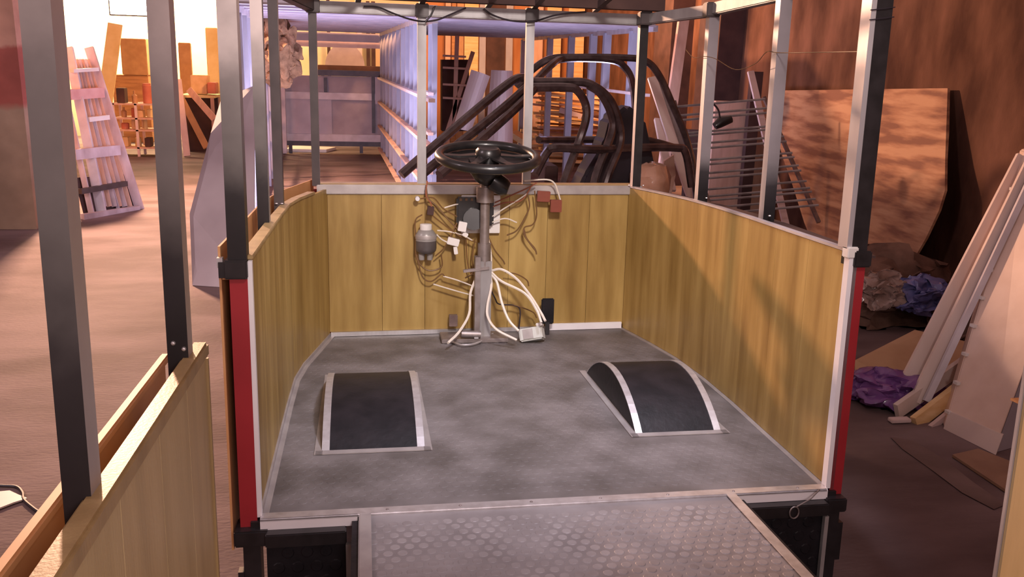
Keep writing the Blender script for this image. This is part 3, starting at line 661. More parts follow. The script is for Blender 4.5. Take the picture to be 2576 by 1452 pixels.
wr, XR = wagon('wagon_frame', 'second slatted-roof wagon frame behind the steering wheel, right of the two', 1.05, 3.27, 8.9, 15.2, 1.99, 5, 'roof_sheet', left=[8.95, 9.3], right=[9.56, 10.5, 11.07, 12.1, 13.3, 15.15])
# brighter, wider near uprights of the pair
for a in ((1.055, 8.9), (.94, 9.15)):
    pass
# cladding sheets behind the ladder-like side
for k in range(7):
    y0 = 9.5 + k * .8; MB().slab([(.965 - .04 * y0 , y0 + .02, .12), (.965 - .04 * (y0 + .76), y0 + .76, .12), (.965 - .04 * (y0 + .76), y0 + .76, 1.93), (.965 - .04 * y0, y0 + .02, 1.93)], (.008, 0, 0)).build('cladding_sheet', 'panel_grey', wr)
# end gate of the left wagon
g = wl
def gbox(name, px0, py0, px1, py1, y, t, m, parent=g):
    a = wy(px0, py1, y); b2 = wy(px1, py0, y)
    return MB().box((a.x, y, max(a.z, 0)), (b2.x, y + t, b2.z)).build(name, m, parent)
gbox('gate_post', 700, 212, 716, 386, 15.0, .08, 'frame_white')
gbox('gate_panel', 705, 195, 968, 238, 15.24, .03, 'panel_grey')
gbox('gate_rail', 712, 236, 962, 248, 15.2, .05, 'frame_white')
gbox('gate_panel', 718, 250, 834, 346, 15.24, .03, 'panel_pale')
gbox('gate_panel', 836, 248, 975, 340, 15.26, .03, 'panel_grey')
gbox('gate_rail', 718, 340, 975, 354, 15.2, .05, 'frame_white')
gbox('gate_sill', 718, 354, 975, 366, 15.22, .04, 'dark_post')
gbox('gate_top', 800, 180, 972, 190, 15.15, .1, 'dark_post')
gbox('gate_stile', 936, 190, 942, 335, 15.19, .03, 'dark_post')
gbox('gate_stile', 815, 196, 822, 232, 15.19, .03, 'dark_post')
gbox('gate_post', 944, 190, 972, 262, 15.16, .04, 'panel_pale')
gbox('cross_beam', 745, 87, 985, 101, 15.3, .06, 'panel_pale')
gbox('cross_beam', 745, 102, 985, 116, 15.6, .06, 'pink_beam')
for px in (727, 905, 958): gbox('gate_leg', px, 364, px + 8, 386, 15.2, .04, 'dark_post')
# things in and beyond the wagons
def wthing_box(name, px0, py0, px1, py1, y, t, m, label, cat, ground=False, group=None, bevel=.01):
    a = wy(px0, py1, y); b2 = wy(px1, py0, y)
    return MB().box((a.x, y, 0 if ground else max(a.z, 0)), (b2.x, y + t, b2.z)).build(name, m, label=label, cat=cat, group=group, bevel=bevel)
a = wz(720, 380); b2 = wz(838, 378)
mb = MB(); mb.slab([(a.x, a.y - .15, .0), (b2.x - .1, a.y - .15, 0), (b2.x + .05, a.y + .3, 0), (a.x + .05, a.y + .5, 0)], (0, 0, .05))
mb.build('foam_slab', 'white_plastic', label='thin white foam slab on the floor before the grey end gate', cat='slab', bevel=.005)
st = thing('work_stand', 'low thin metal stand before the grey end gate', 'stand', wz(945, 385))
y = wz(945, 385).y
a = wy(908, 314, y); b2 = wy(968, 314, y)
MB().bar(a, b2, .04, .02).build('stand_top', 'rusty_tube', st)
for q_ in (a, b2): MB().bar(q_, (q_.x, q_.y, 0), .02, .02).build('leg', 'rusty_tube', st)
MB().bar((a.x, y, .2), (b2.x, y, .2), .015, .015).build('crossbar', 'rusty_tube', st)
# grey half disc, tall yellow boards and dark posts against the back wall beyond the gate
c = wy(868, 168, 17.0); mb = MB()
pl = [(c.x + .36 * math.cos(t), 17.0, c.z + .42 * math.sin(t)) for t in [PI * k / 14 for k in range(15)]]
mb.slab(pl, (0, .05, 0)).build('round_panel', 'panel_grey', label='grey half-round panel standing beyond the end gate', cat='panel')
bn = thing('long_bench', 'dark long bench behind the end gate', 'bench', (wy(880, 175, 16.8).x, 16.8, 0))
a = wy(800, 182, 16.6); b2 = wy(965, 168, 16.6)
MB().box((a.x, 16.6, a.z), (b2.x, 17.0, b2.z)).build('bench_top', 'dark_brown', bn)
for x in (a.x + .05, b2.x - .1): MB().box((x, 16.7, 0), (x + .05, 16.9, a.z)).build('leg', 'dark_brown', bn)
for i, (x0, x1, m, lab) in enumerate(((880, 895, 'yellow_board', 'bright yellow board leaning on back wall beyond the gate'), (898, 910, 'pink_beam', 'pale narrow board next to the bright yellow board'), (921, 930, 'dark_brown', 'left one of two dark posts at the back wall'), (934, 944, 'dark_brown', 'right one of two dark posts at the back wall'), (822, 830, 'dark_brown', 'dark thin post left of the grey half-round panel'))):
    a = wy(x0, 60, 17.5); b2 = wy(x1, 60, 17.5)
    MB().box((a.x, 17.45, 0), (b2.x, 17.55, 2.6)).build('leaning_board', m, label=lab, cat='board')
# ---- left side of the hall: shelves, lockers, table
sh = thing('shelving_unit', 'cluttered open metal shelving unit under the bright lamp', 'shelf', (-3.55, 14.6, 0))
x0, x1 = wy(286, 300, 14.4).x, wy(392, 300, 14.4).x
zs = [wy(300, v, 14.4).z for v in (372, 328, 298, 262)]
for x in (x0, (x0 + x1) / 2 + .02, x1):
    for yy in (14.4, 14.8): MB().box((x - .018, yy, 0), (x + .018, yy + .035, zs[-1] + .02)).build('upright', 'pink_beam', sh)
for z in zs: MB().box((x0, 14.4, z - .012), (x1, 14.84, z + .012)).build('shelf_board', 'lumber_pink', sh)
random.seed(11)
k = 0
desc = ['tan carton', 'dark crate', 'red tin', 'cream can', 'brown bottle']
where = ['bottom shelf', 'second shelf', 'third shelf', 'top shelf']
for si, z in enumerate(zs):
    x = x0 + .05; nn = 0
    while x < x1 - .12:
        w = random.uniform(.07, .16); hh = random.uniform(.08, .19 if si < 3 else .3); kind = (si * 2 + nn * 3) % 5
        lab = '%s on the %s of the lit shelving unit, %s' % (desc[kind], where[si], ['at its left end', 'second along', 'third along', 'fourth along', 'fifth along', 'sixth along', 'seventh along', 'last along'][min(nn, 7)])
        g_ = 'goods on the lit shelving unit'; yy = 14.46
        if kind in (0, 1): MB().box((x, yy, z + .013), (x + w, yy + .2, z + .013 + hh)).build('carton' if kind == 0 else 'crate', 'box_tan' if kind == 0 else 'dark_brown', label=lab, cat='box', group=g_, bevel=.006)
        elif kind in (2, 3): MB().lathe([(w * .42, 0), (w * .42, hh * .9), (w * .36, hh * .93), (w * .36, hh)], (x + w / 2, yy + .1, z + .013), n=14).build('tin' if kind == 2 else 'can', 'box_red' if kind == 2 else 'yellow_board', smooth=True, label=lab, cat='can', group=g_)
        else: MB().lathe([(w * .3, 0), (w * .32, hh * .6), (w * .12, hh * .75), (w * .12, hh)], (x + w / 2, yy + .1, z + .013), n=14).build('bottle', 'brown_locker', smooth=True, label=lab, cat='bottle', group=g_)
        x += w + random.uniform(.03, .08); nn += 1
# table with goods at right of the second post
tb = thing('work_table', 'workbench with leaning planks right of the shelving unit', 'table', (-2.75, 15.2, 0))
x0, x1 = wy(455, 250, 15.2).x, wy(545, 250, 15.2).x; zt = wy(480, 238, 15.2).z
MB().box((x0, 15.0, zt - .04), (x1, 15.7, zt)).build('table_top', 'yellow_board', tb)
for x in (x0 + .03, x1 - .07):
    for yy in (15.02, 15.6): MB().box((x, yy, 0), (x + .05, yy + .05, zt - .04)).build('leg', 'lumber_pink', tb)
MB().box((x0, 15.3, 0), (x1, 15.34, zt - .04)).build('back_panel', 'dark_brown', tb)
wthing_box('carton', 480, 190, 520, 236, 15.2, .3, 'box_tan', 'tan carton standing on the far workbench', 'box')
wthing_box('carton', 522, 208, 542, 236, 15.1, .3, 'box_red', 'reddish small carton at the end of the far workbench', 'box')
for (a, b2, m, lab) in (((452, 240), (520, 372), 'brown_locker', 'brown plank leaning diagonally on the far workbench'), ((448, 200), (471, 393), 'pink_beam', 'pale plank standing beside the far workbench'), ((475, 225), (540, 300), 'lumber_pink', 'short pink plank leaning over the far workbench')):
    MB().bar(wy(a[0], a[1], 14.9), wy(b2[0], b2[1], 14.5), .1, .03, up=(0, 1, 0)).build('plank', m, label=lab, cat='plank')
wthing_box('locker', 308, 98, 366, 188, 16.6, .5, 'brown_locker', 'upper brown cabinet behind the shelving unit', 'cabinet')
wthing_box('cabinet', 290, 190, 372, 300, 16.65, .5, 'lumber_dark', 'lower dark cabinet under the upper brown cabinet', 'cabinet', ground=True)
MB().bar(wy(290, 60, 15.6), wy(250, 372, 15.2), .22, .03, up=(0, 1, 0)).build('board', 'yellow_board', label='wide pale yellow board leaning left of the brown cabinet', cat='board')
wthing_box('post', 455, 108, 478, 230, 16.5, .1, 'brown_locker', 'brown box column behind the far workbench', 'post', ground=True)
wthing_box('post', 525, 70, 545, 240, 16.5, .1, 'yellow_board', 'yellow post behind the far workbench end', 'post', ground=True)
# visible flood lamp on a stand
fp = wy(350, 18, 14.2)
fl_ = thing('flood_lamp', 'glaring work lamp hanging on a rod above the shelving unit', 'lamp', (fp.x, fp.y, 0))
MB().box((fp.x - .42, fp.y, fp.z - .13), (fp.x + .42, fp.y + .12, fp.z + .25)).build('lamp_housing', 'black_paint', fl_)
MB().box((fp.x - .40, fp.y - .012, fp.z - .11), (fp.x + .40, fp.y - .002, fp.z + .23)).build('lamp_glass', 'lamp_face', fl_)
MB().tube([(fp.x, fp.y + .06, fp.z + .25), (fp.x, fp.y + .06, 5.4)], .012, 8).build('hanging_rod', 'steel', fl_)

# ---- slatted frame stack leaning at the left
pf = thing('slatted_frame', 'tall pale slatted wooden frame leaning left of the second post', 'frame', wz(290, 545))
def pp(px, py):     # the frame's plane: from foot line on the floor back to its head
    t = max(0, (540 - py) / 420); return wy(px, py, lerp(9.3, 10.2, t) + (px - 290) * .004)
def pbar(name, a, b2, w, t, m, parent=pf): return MB().bar(pp(*a), pp(*b2), w, t, up=(0, 1, 0)).build(name, m, parent)
pbar('stile', (352, 528), (224, 120), .085, .04, 'pallet'); pbar('stile', (258, 545), (172, 120), .085, .04, 'frame_white')
pbar('slat', (302, 540), (190, 170), .03, .02, 'grey_sheet'); pbar('slat', (232, 545), (160, 220), .05, .03, 'pallet')
for i in range(6):
    u = i / 6; pbar('slat', (lerp(262, 340, u), 520), (lerp(182, 226, u), 150), .05, .015, 'lumber_pink' if i % 2 else 'pallet')
for (x0, y0, x1, y1, w, m) in ((185, 178, 248, 174, .035, 'white_plastic'), (178, 238, 262, 232, .1, 'pallet_pink'), (225, 300, 275, 294, .045, 'white_plastic'), (190, 388, 302, 376, .1, 'pallet'), (205, 480, 320, 460, .05, 'dark_post'), (212, 552, 352, 530, .12, 'pallet')):
    a = pp(x0, y0); b2 = pp(x1, y1); a.y -= .05; b2.y -= .05
    MB().bar(a, b2, .05, w, up=(0, 0, 1)).build('crosspiece', m, pf)
a = [pp(205, 548), pp(345, 528), pp(322, 440), pp(180, 450)]; 
for q_ in a: q_.y += .08
MB().slab(a, (0, .02, 0)).build('backing_panel', 'dark_brown', pf)
# grey sheet leaning against the left wagon
a = wz(484, 718); b2 = wz(578, 735); 
mb = MB(); mb.slab([a, wz(640, 728), wy(640, 215, 7.35), wy(556, 250, 7.35), wy(530, 335, 7.0), wy(477, 538, 6.55)], (.0, .03, .0))
mb.build('sheet_panel', 'grey_sheet', label='large grey sheet leaning between second post and red corner post', cat='sheet')
# paper and cord on the floor, left
mb = MB(); c = wz(0, 1262)
n = 9; mb.slab([(c.x + .10 * math.cos(2 * PI * k / n) * random.uniform(.5, 1.1), c.y + .07 * math.sin(2 * PI * k / n) * random.uniform(.6, 1.1), .003) for k in range(n)], (0, 0, .006))
mb.build('paper_scrap', 'white_plastic', label='torn white paper scrap on the floor by the black cable', cat='paper')
MB().tube(spline([wz(-60, 1215, .006), wz(0, 1222, .006), wz(40, 1225, .006), wz(56, 1240, .006), wz(60, 1258, .006), wz(85, 1280, .006), wz(115, 1302, .006), wz(150, 1345, .006)]), .006, 6).build('floor_cable', 'black_wire', smooth=True, label='black cable lying on the concrete in the lower left', cat='cable')

# ---- bent tube frames ahead of the cab
def tubes(name, label, lst, m, y, r):
    t = None
    allp = [wy(a[0], a[1], a[2] if len(a) > 2 else y) for l in lst for a in l]
    c = sum(allp, Vector()) / len(allp)
    t = thing(name, label, 'tube frame', (c.x, c.y, 0))
    for l in lst:
        pts = [wy(a[0], a[1], a[2] if len(a) > 2 else y) for a in l]
        MB().tube(spline(pts, 6) if len(pts) > 2 else pts, r, 8).build('tube', m, t, smooth=True)
    return t
tubes('tube_frame', 'near black bent-tube frame with a long sloping arm behind the steering wheel', [
 [(1010, 440, 5.5), (1090, 370, 5.6), (1200, 275, 5.9), (1290, 203, 6.1), (1330, 195, 6.2)],
 [(1060, 440, 5.3), (1150, 365, 5.5), (1250, 285, 5.8), (1330, 215, 6.0)],
 [(1105, 440, 5.2), (1200, 360, 5.4), (1300, 270, 5.8), (1345, 222, 6.0)],
 [(1330, 206, 6.1), (1420, 206, 6.1), (1480, 210, 6.1), (1530, 245, 6.1), (1555, 300, 6.1), (1560, 360, 6.1), (1530, 440, 6.0), (1505, 520, 6.0)],
 [(1340, 220, 6.0), (1420, 220, 6.0), (1450, 226, 6.0), (1472, 260, 6.0), (1474, 300, 6.0), (1455, 360, 6.0), (1425, 440, 5.9), (1400, 520, 5.8)],
 [(1480, 214, 6.1), (1510, 235, 6.1), (1535, 280, 6.1), (1540, 330, 6.1), (1500, 440, 6.0), (1480, 540, 5.9)],
 [(1345, 440, 5.8), (1375, 385, 5.9), (1400, 372, 5.9), (1500, 376, 6.0), (1600, 372, 6.2), (1700, 372, 6.3), (1725, 385, 6.3), (1740, 470, 6.3)],
], 'gloss_black', 6.0, .030)
tubes('tube_frame', 'far black bent-tube hoop frame rising highest behind the right front post', [
 [(1300, 220, 7.0), (1340, 175, 7.0), (1385, 148, 7.0), (1450, 144, 7.0), (1560, 145, 7.0), (1620, 152, 7.0), (1655, 185, 7.0), (1690, 260, 7.0), (1735, 380, 7.0), (1760, 560, 6.9)],
 [(1345, 205, 6.6), (1385, 165, 6.8), (1420, 148, 7.0), (1530, 150, 7.0), (1570, 168, 7.0), (1592, 215, 7.0), (1600, 330, 7.0), (1605, 560, 6.8)],
 [(1355, 352, 6.8), (1380, 352, 6.9), (1450, 352, 7.0), (1600, 350, 7.0), (1650, 358, 7.0), (1700, 372, 7.0)],
], 'gloss_black', 7.0, .029)
# dark cloth covered seat base inside the frames
mb = MB(); 
prof = [wy(1535, 300, 6.4), wy(1580, 262, 6.4), wy(1625, 300, 6.4), wy(1650, 420, 6.4), wy(1660, 560, 6.4), wy(1420, 560, 6.4), wy(1470, 440, 6.4), wy(1520, 360, 6.4)]
mb.slab(prof, (0, .3, 0)).build('covered_seat', 'black_wire', bevel=.03, label='dark cloth-covered lump standing inside the tube frames', cat='seat')
wthing_box('crate', 1370, 418, 1405, 470, 6.9, .3, 'dark_brown', 'small dark crate behind the front rail', 'box', ground=True)
# glossy wrapped bundle and torn board
mb = MB(); c = wy(1635, 440, 6.2); n = 10
MB().box((c.x - .16, c.y - .14, 0), (c.x + .16, c.y + .16, c.z - .262)).build('crate', 'dark_brown', label='dark crate under the glossy wrapped bundle', cat='box', bevel=.01)
mb.lathe([(.03, -.26), (.11, -.24), (.15, -.1), (.15, 0), (.11, .07), (.04, .085)], c, n=16)
for v in mb.v: v += Vector([random.uniform(-.012, .012) for _ in range(3)])
mb.build('wrapped_bundle', 'shrink', smooth=True, label='glossy plastic-wrapped bundle right of the right front post', cat='bundle')
mb = MB(); mb.slab([wy(1655, 470, 7.1), wy(1672, 405, 7.1), wy(1695, 390, 7.1), wy(1700, 440, 7.1), wy(1680, 530, 7.0)], (0, .03, 0)).build('torn_board', 'lumber_pink', label='torn pink board piece behind the wrapped bundle', cat='board')
for a, b2, m, lab, w in (((1640, 195), (1740, 500), 'white_board', 'pale long plank leaning right of the hoop frame', .08), ((1665, 215), (1760, 500), 'steel', 'grey long plank leaning beside the pale long plank', .06), ((1655, 300), (1690, 480), 'white_board', 'short pale plank crossing under the long planks', .07)):
    MB().bar(wy(a[0], a[1], 7.8), wy(b2[0], b2[1], 7.2), w, .03, up=(0, 1, 0)).build('plank', m, label=lab, cat='plank')
# white curved sheets in the right wagon
mb = MB(); 
def curved(pxs, y, bulge, m, label):
    mb = MB(); rows = 8
    (a, b_), (c_, d) = pxs
    vs = []; A, B, C_, D = wy(*a, y), wy(*b_, y), wy(*c_, y), wy(*d, y)
    nn = 8
    for off in (0, .015):
        for i in range(nn + 1):
            u = i / nn
            for t in (0, 1):
                q_ = (A.lerp(B, u) if t == 0 else C_.lerp(D, u)); vs.append(Vector((q_.x, q_.y + bulge * math.sin(u * PI) + off, q_.z)))
    k = 2 * (nn + 1); fs = []
    for i in range(nn): fs += [(2 * i, 2 * i + 1, 2 * i + 3, 2 * i + 2), (k + 2 * i, k + 2 * i + 2, k + 2 * i + 3, k + 2 * i + 1), (2 * i, 2 * i + 2, k + 2 * i + 2, k + 2 * i), (2 * i + 1, k + 2 * i + 1, k + 2 * i + 3, 2 * i + 3)]
    fs += [(0, k, k + 1, 1), (2 * nn, 2 * nn + 1, k + 2 * nn + 1, k + 2 * nn)]
    mb.add(vs, fs).build('curved_sheet', m, smooth=False, label=label, cat='sheet')
curved((((1186, 175), (1233, 192)), ((1140, 320), (1185, 330))), 11.5, -.15, 'white_board', 'white curved sheet leaning to the right, left of its twin')
curved((((1236, 176), (1290, 178)), ((1220, 360), (1290, 380))), 11.7, -.2, 'white_board', 'upright white curled sheet behind the sloping tubes')
# planks leaning on the back wall, seen between the wagon posts
pk = [(1120, 1133, 'lumber_pink'), (1136, 1146, 'lumber_dark'), (1149, 1166, 'brown_locker'), (1168, 1203, 'lumber'), (1206, 1222, 'frame_lilac'), (1224, 1271, 'dark_brown'), (1273, 1290, 'frame_lilac'), (1330, 1366, 'lumber_pink'), (1376, 1412, 'lumber'), (1430, 1470, 'lumber'), (1484, 1506, 'lumber_pink'), (1524, 1558, 'lumber')]
nm = {'lumber_pink': 'pinkish board', 'lumber_dark': 'narrow dark board', 'brown_locker': 'mid-brown board', 'lumber': 'orange lit board', 'frame_lilac': 'lilac board', 'dark_brown': 'nearly black wide board'}
pos = ['first from the left', 'second from the left', 'third from the left', 'fourth from the left', 'left of the black wide board', 'behind the white curled sheet', 'right of the black wide board', 'first above the lumber pile', 'second above the lumber pile', 'third above the lumber pile', 'fourth above the lumber pile', 'last before the right front post']
for i, (a, b2, m) in enumerate(pk):
    A = wy(a, 100, 17.3); B = wy(b2, 100, 17.3)
    MB().slab([(A.x, 17.2, 0), (B.x, 17.2, 0), (B.x + .02, 17.5, 3.4), (A.x + .02, 17.5, 3.4)], (0, .03, 0)).build('wall_board', m, label='tall %s against the back wall, %s' % (nm[m], pos[i]), cat='board', group='boards against the back wall')
# shelf rack in dark zone
rk = thing('timber_rack', 'rickety timber rack seen between the wagon frames', 'rack', wy(1145, 400, 13.5) * 1.0)
for a, b2 in (((1150, 90), (1142, 330)), ((1190, 130), (1125, 330))): MB().bar(wy(*a, 13.5), wy(*b2, 13.5), .06, .04, up=(0, 1, 0)).build('rack_leg', 'lumber_pink', rk)
for z in (140, 170, 212, 246): MB().bar(wy(1114, z, 13.45), wy(1172, z + 3, 13.45), .05, .03).build('rack_shelf', 'lumber_pink', rk)
MB().slab([wy(1112, 150, 14), wy(1180, 150, 14), wy(1180, 330, 14), wy(1112, 330, 14)], (0, .3, 0)).build('rack_back', 'dark_brown', rk)
# lumber pile
random.seed(5)
pile = []
rows = 13; idx = 0
for r_ in range(rows):
    for k in range(3):
        y = 14.6 - k * .45 + random.uniform(-.1, .1); z = .06 + r_ * .085
        xa = 2.55 + random.uniform(0, .35) + k * .05; xb = 4.2 - random.uniform(0, .25) - r_ * .02
        sl = -random.uniform(.0, .09) * (xb - xa)
        m = random.choice(['lumber', 'lumber', 'lumber', 'lumber_dark', 'lumber_pink'])
        lab = '%s board in the lumber pile, %s layer up from the floor, %s of its layer' % ({'lumber': 'orange', 'lumber_dark': 'dark', 'lumber_pink': 'pinkish'}[m], ['lowest', 'second', 'third', 'fourth', 'fifth', 'sixth', 'seventh', 'eighth', 'ninth', 'tenth', 'eleventh', 'twelfth', 'topmost'][r_], ['rear', 'middle', 'front'][k])
        MB().bar((xa, y, z - sl), (xb, y + random.uniform(-.2, .2), z + sl * .2), .12, random.uniform(.025, .045)).build('lumber_board', m, label=lab, cat='board', group='boards of the tumbled lumber pile')
for a, b2, lab in (((1410, 275), (1465, 292), 'pale cut board sticking out of the lumber pile, left one'), ((1485, 298), (1532, 310), 'pale cut board sticking out of the lumber pile, right one'), ((1355, 338), (1440, 372), 'grey-pink long board sloping down before the lumber pile'), ((1290, 335), (1330, 360), 'yellow split board right above the steering wheel')):
    MB().bar(wy(*a, 13.9), wy(*b2, 13.8), .45, .08).build('plank', 'pink_beam' if 'yellow' not in lab else 'lumber', label=lab, cat='plank')

# ---- right wall zone
MB().bar(wy(1722, 30, 9.4), wy(1658, 500, 8.9), .11, .06, up=(0, 1, 0)).build('timber_post', 'lumber_pink', label='pale pink timber post leaning before the dark pilaster', cat='post')
mb = MB(); X4 = 4.16
pl = [(1950, 228), (2390, 222), (2388, 330), (2384, 400), (2383, 480), (2368, 530), (2335, 600), (2300, 660), (2240, 700), (2150, 705), (2060, 640), (2028, 560), (2000, 470), (1975, 400), (1955, 330)]
pv = []
for px, py in pl:
    v = wx(px, py, X4); t = max(0, min(1, v.z / 1.45)); v = wx(px, py, lerp(3.98, 4.27, t)); v.z = max(v.z, 0); pv.append(v)
mb.slab(pv, (-.02, 0, 0)).build('plywood_sheet', 'plywood', label='big stained shield-shaped plywood sheet leaning on the brown right wall', cat='plywood')
# rod rack
gr = thing('rod_grid', 'long grid of thin steel rods leaning in front of the plywood sheet', 'rack', wy(1850, 600, 7.0))
for i, py in enumerate((262, 285, 297, 331, 339, 360, 373, 403, 414, 436, 449, 477, 495, 505, 524, 540)):
    t = (py - 262) / 280
    xa = lerp(1692, 1800, t); xb = lerp(1925, 2060, t); slope = -.085
    MB().tube([wy(xa, py + (1776 - xa) * .085, 7.9 - t * .7), wy(xb, py + (1776 - xb) * .085, 7.7 - t * .7)], .011, 6).build('rod', 'steel', gr, smooth=True)
for a, b2 in (((1696, 255), (1800, 560)), ((1922, 245), (2060, 560))):
    MB().bar(wy(*a, 7.95), wy(*b2, 7.15), .03, .03, up=(0, 1, 0)).build('stile', 'rusty_tube', gr)
# clutter behind the grid
for i, (x0, y0, x1, y1, m, lab) in enumerate(((1860, 180, 1900, 330, 'dark_brown', 'dark board leaning behind the top of the rod grid'), (1790, 255, 1880, 300, 'lumber_pink', 'orange-pink crate behind the rod grid top'), (1880, 300, 1935, 420, 'lumber_pink', 'upright pink board behind the rod grid'), (1740, 330, 1800, 420, 'dark_brown', 'dark box low behind the rod grid'))):
    a = wy(x0, y1, 8.9); b2 = wy(x1, y0, 8.9); MB().box((a.x, 8.7 + i * .12, 0), (b2.x, 8.78 + i * .12, b2.z)).build('board' if i != 1 else 'crate', m, label=lab, cat='board' if i != 1 else 'box')
MB().bar(wy(1888, 180, 8.2), wy(1994, 640, 7.4), .06, .03, up=(0, 1, 0)).build('plank', 'pink_beam', label='short pale plank whose tip shows above the rod grid', cat='plank')
hd = thing('hanging_tool', 'black hand tool hanging by its cord on the rod grid', 'tool', wy(1810, 330, 7.0))
MB().tube([wy(1798, 318, 7.0), wy(1812, 308, 7.0), wy(1840, 300, 7.0)], [.03, .045, .03], 10).build('tool_body', 'black_plastic', hd, smooth=True)
MB().tube(spline([wy(1812, 305, 7.0), wy(1806, 275, 7.0), wy(1786, 256, 7.0), wy(1770, 258, 7.0)]), .008, 6).build('tool_cord', 'black_wire', hd, smooth=True)

# ---- right foreground: boards, panels, bags
def crumple(name, c, sx, sy, sz, m, label, cat, seed=1, rough=.35):
    random.seed(seed); bm = bmesh.new(); bmesh.ops.create_icosphere(bm, subdivisions=5, radius=1)
    from mathutils import noise
    mb = MB()
    for v in bm.verts:
        p_ = v.co.copy(); o_ = Vector((seed * 3.1, seed, 0))
        q_ = p_ * (1 + .35 * noise.noise(p_ * 1.6 + o_)) + noise.noise_vector(p_ * 2.3 + o_) * rough * .75 + noise.noise_vector(p_ * 5.1 - o_) * rough * .38 + noise.noise_vector(p_ * 11 + o_) * rough * .16; mb.v.append(Vector((c[0] + q_.x * sx, c[1] + q_.y * sy, max(.003, c[2] + q_.z * sz))))
    mb.f = [[v.index for v in f.verts] for f in bm.faces]; mb.mi = [0] * len(mb.f); bm.free()
    return mb.build(name, m, smooth=True, label=label, cat=cat)
c = wy(694, 136, 10.5); crumple('fabric_bundle', c, .25, .22, .30, mat('bundle', (.20, .11, .055), (.36, .21, .11), .95, scale=14, bump=.6), 'brown shaggy bundle hanging inside the left wagon frame', 'bundle', 21, .5)
c = wz(2235, 1005); crumple('plastic_bag', (c.x, c.y, .03), .22, .17, .12, 'purple_bag', 'crumpled purple plastic bag on the floor by the red post', 'bag', 3, .38)
c = wz(2170, 1000); crumple('plastic_bag', (c.x, c.y + .02, .02), .13, .07, .045, 'purple_bag', 'flat purple bag corner trailing towards the red post', 'bag', 9, .6)
c = wz(2300, 860); crumple('rubbish_heap', (c.x + .2, c.y + .75, .02), .66, .45, .30, 'junk', 'dark heap of rubbish below the plywood sheet', 'heap', 5, .45)
c = wy(2312, 742, 4.95); crumple('plastic_bag', c, .19, .12, .11, 'blue_bag', 'shiny blue and clear plastic bag on the rubbish heap', 'bag', 7, .6)
c = wy(2212, 732, 4.95); crumple('plastic_bag', c, .15, .10, .10, 'clear_bag', 'whitish clear plastic film on the rubbish heap', 'bag', 8, .6)
c = wy(2440, 860, 4.7); crumple('rubbish_heap', (c.x + .1, c.y, .04), .28, .22, .2, 'junk', 'smaller rubbish heap behind the white leaning boards', 'heap', 12, .6)
A = [wz(2150, 965), wz(2150, 915, .06), wz(2300, 838, .10), wz(2330, 845, .10), wz(2440, 870, .08), wz(2400, 950, .02), wz(2290, 985)]
MB().slab(A, (0, 0, .02)).build('cardboard_sheet', 'cardboard', label='tan cardboard sheet lying behind the purple bag', cat='cardboard')
# white long boards leaning
def lean(name, a, b2, ya, yb, w, t, m, label, cat='board'):
    return MB().bar(wy(*a, ya), wy(*b2, yb), w, t, up=(.35, 1, .2)).build(name, m, label=label, cat=cat)
zf = wz(2300, 1030)
lean('long_board', (2283, 960), (2575, 395), 3.72, 3.95, .075, .02, 'white_board', 'leftmost long white board leaning up out of the picture')
lean('long_board', (2300, 1010), (2590, 415), 3.62, 3.85, .055, .02, 'white_board', 'middle long white board of the leaning trio')
lean('long_board', (2330, 1010), (2598, 440), 3.58, 3.80, .03, .02, 'frame_white', 'thin right-hand long white board of the leaning trio')
lean('plank', (2255, 1035), (2440, 905), 3.58, 3.75, .075, .025, 'white_board', 'short white plank lying low beside the tan plank')
lean('plank', (2300, 1066), (2450, 950), 3.50, 3.62, .07, .03, 'lumber', 'tan short plank lying at foot of the white boards')
lean('plank', (2340, 1078), (2450, 990), 3.46, 3.58, .03, .02, 'pink_beam', 'thin pale batten under the tan short plank')
c = wz(2262, 1062); MB().box((c.x - .05, c.y - .02, .002), (c.x + .05, c.y + .02, .02)).build('wood_offcut', 'pink_beam', label='tiny wooden offcut on the floor below the white boards', cat='offcut', bevel=.003)
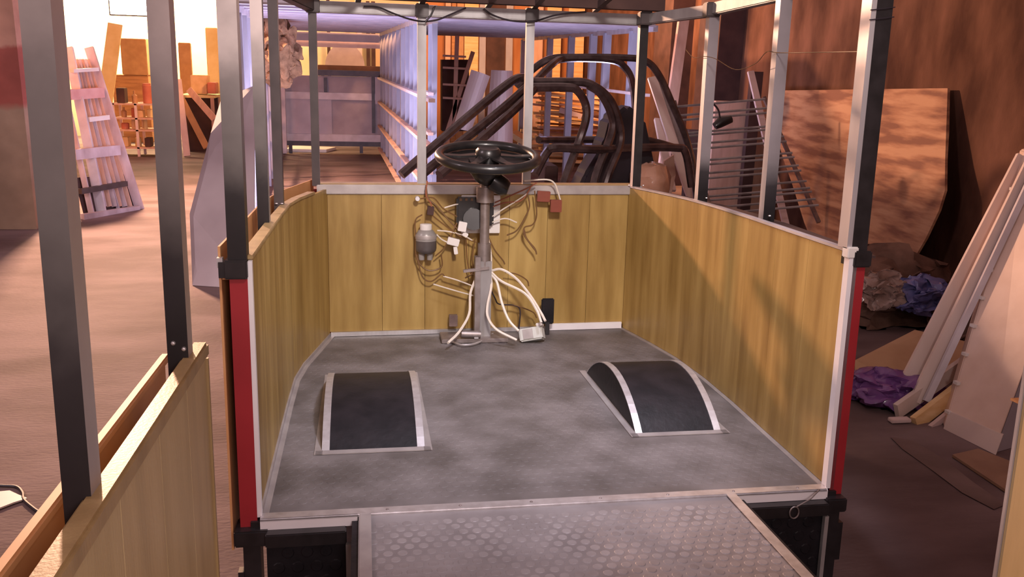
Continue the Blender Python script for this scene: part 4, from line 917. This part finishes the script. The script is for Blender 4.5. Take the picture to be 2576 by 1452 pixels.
# wrapped white panel pack
pk_ = thing('panel_pack', 'large film-wrapped white panel pack leaning at the right edge', 'panel', wz(2440, 1110))
f0, f1 = wz(2374, 1076), wz(2500, 1142); t0, t1 = wy(2576, 380, 3.95), wy(2800, 330, 3.55)
MB().slab([f0, f1, t1, t0], (.05, .09, -.0)).build('panel', 'foam', pk_, bevel=.006)
MB().slab([f0 + Vector((-.01, -.012, 0)), f1 + Vector((-.0, -.012, 0)), f1.lerp(t1, .06) + Vector((0, -.012, 0)), f0.lerp(t0, .06) + Vector((-.01, -.012, 0))], (.01, .008, 0)).build('bottom_wrap', 'white_board', pk_)
for k in range(9):
    a = f0.lerp(t0, .05 + .1 * k); MB().box((a.x - .012, a.y - .02, a.z), (a.x + .006, a.y + .01, a.z + .014)).build('film_fold', 'white_plastic', pk_)
MB().slab([f1 + Vector((.01, .01, 0)), f1 + Vector((.22, .08, 0)), t1 + Vector((.2, .1, 0)), t1], (.02, .04, 0)).build('side_panel', 'panel_grey', pk_)
MB().slab([wz(2395, 1150, .002), wz(2460, 1135, .002), wz(2600, 1190, .002), wz(2600, 1290, .002), wz(2530, 1240, .002)], (0, 0, .012)).build('floor_board', 'floor_board', label='brown board lying flat before the wrapped panel pack', cat='board')
# damp patch on the concrete
st_ = [wz(2240, 1100, .002), wz(2300, 1110, .002), wz(2380, 1160, .002), wz(2450, 1215, .002), wz(2530, 1270, .002), wz(2500, 1282, .002), wz(2420, 1240, .002), wz(2340, 1180, .002), wz(2270, 1130, .002)]
MB().slab(st_, (0, 0, .0012)).build('damp_patch', 'wet_stain', kind='stuff', label='dark damp patch running across the concrete', cat='stain')
# wire ring hanging in the right step well
wr_ = MB(); c = vy(1998, 1290, 2.19)
wr_.tube([c + Vector((.014 * math.cos(2 * PI * k / 16), 0, .018 * math.sin(2 * PI * k / 16))) for k in range(17)], .0022, 6)
wr_.tube([c + Vector((.006, 0, .018)), vy(2040, 1255, 2.2), vy(2062, 1232, 2.22)], .002, 6)
wr_.build('wire_ring', 'grey_metal', frame=VM, smooth=True, label='small wire ring dangling over the right black step', cat='wire')
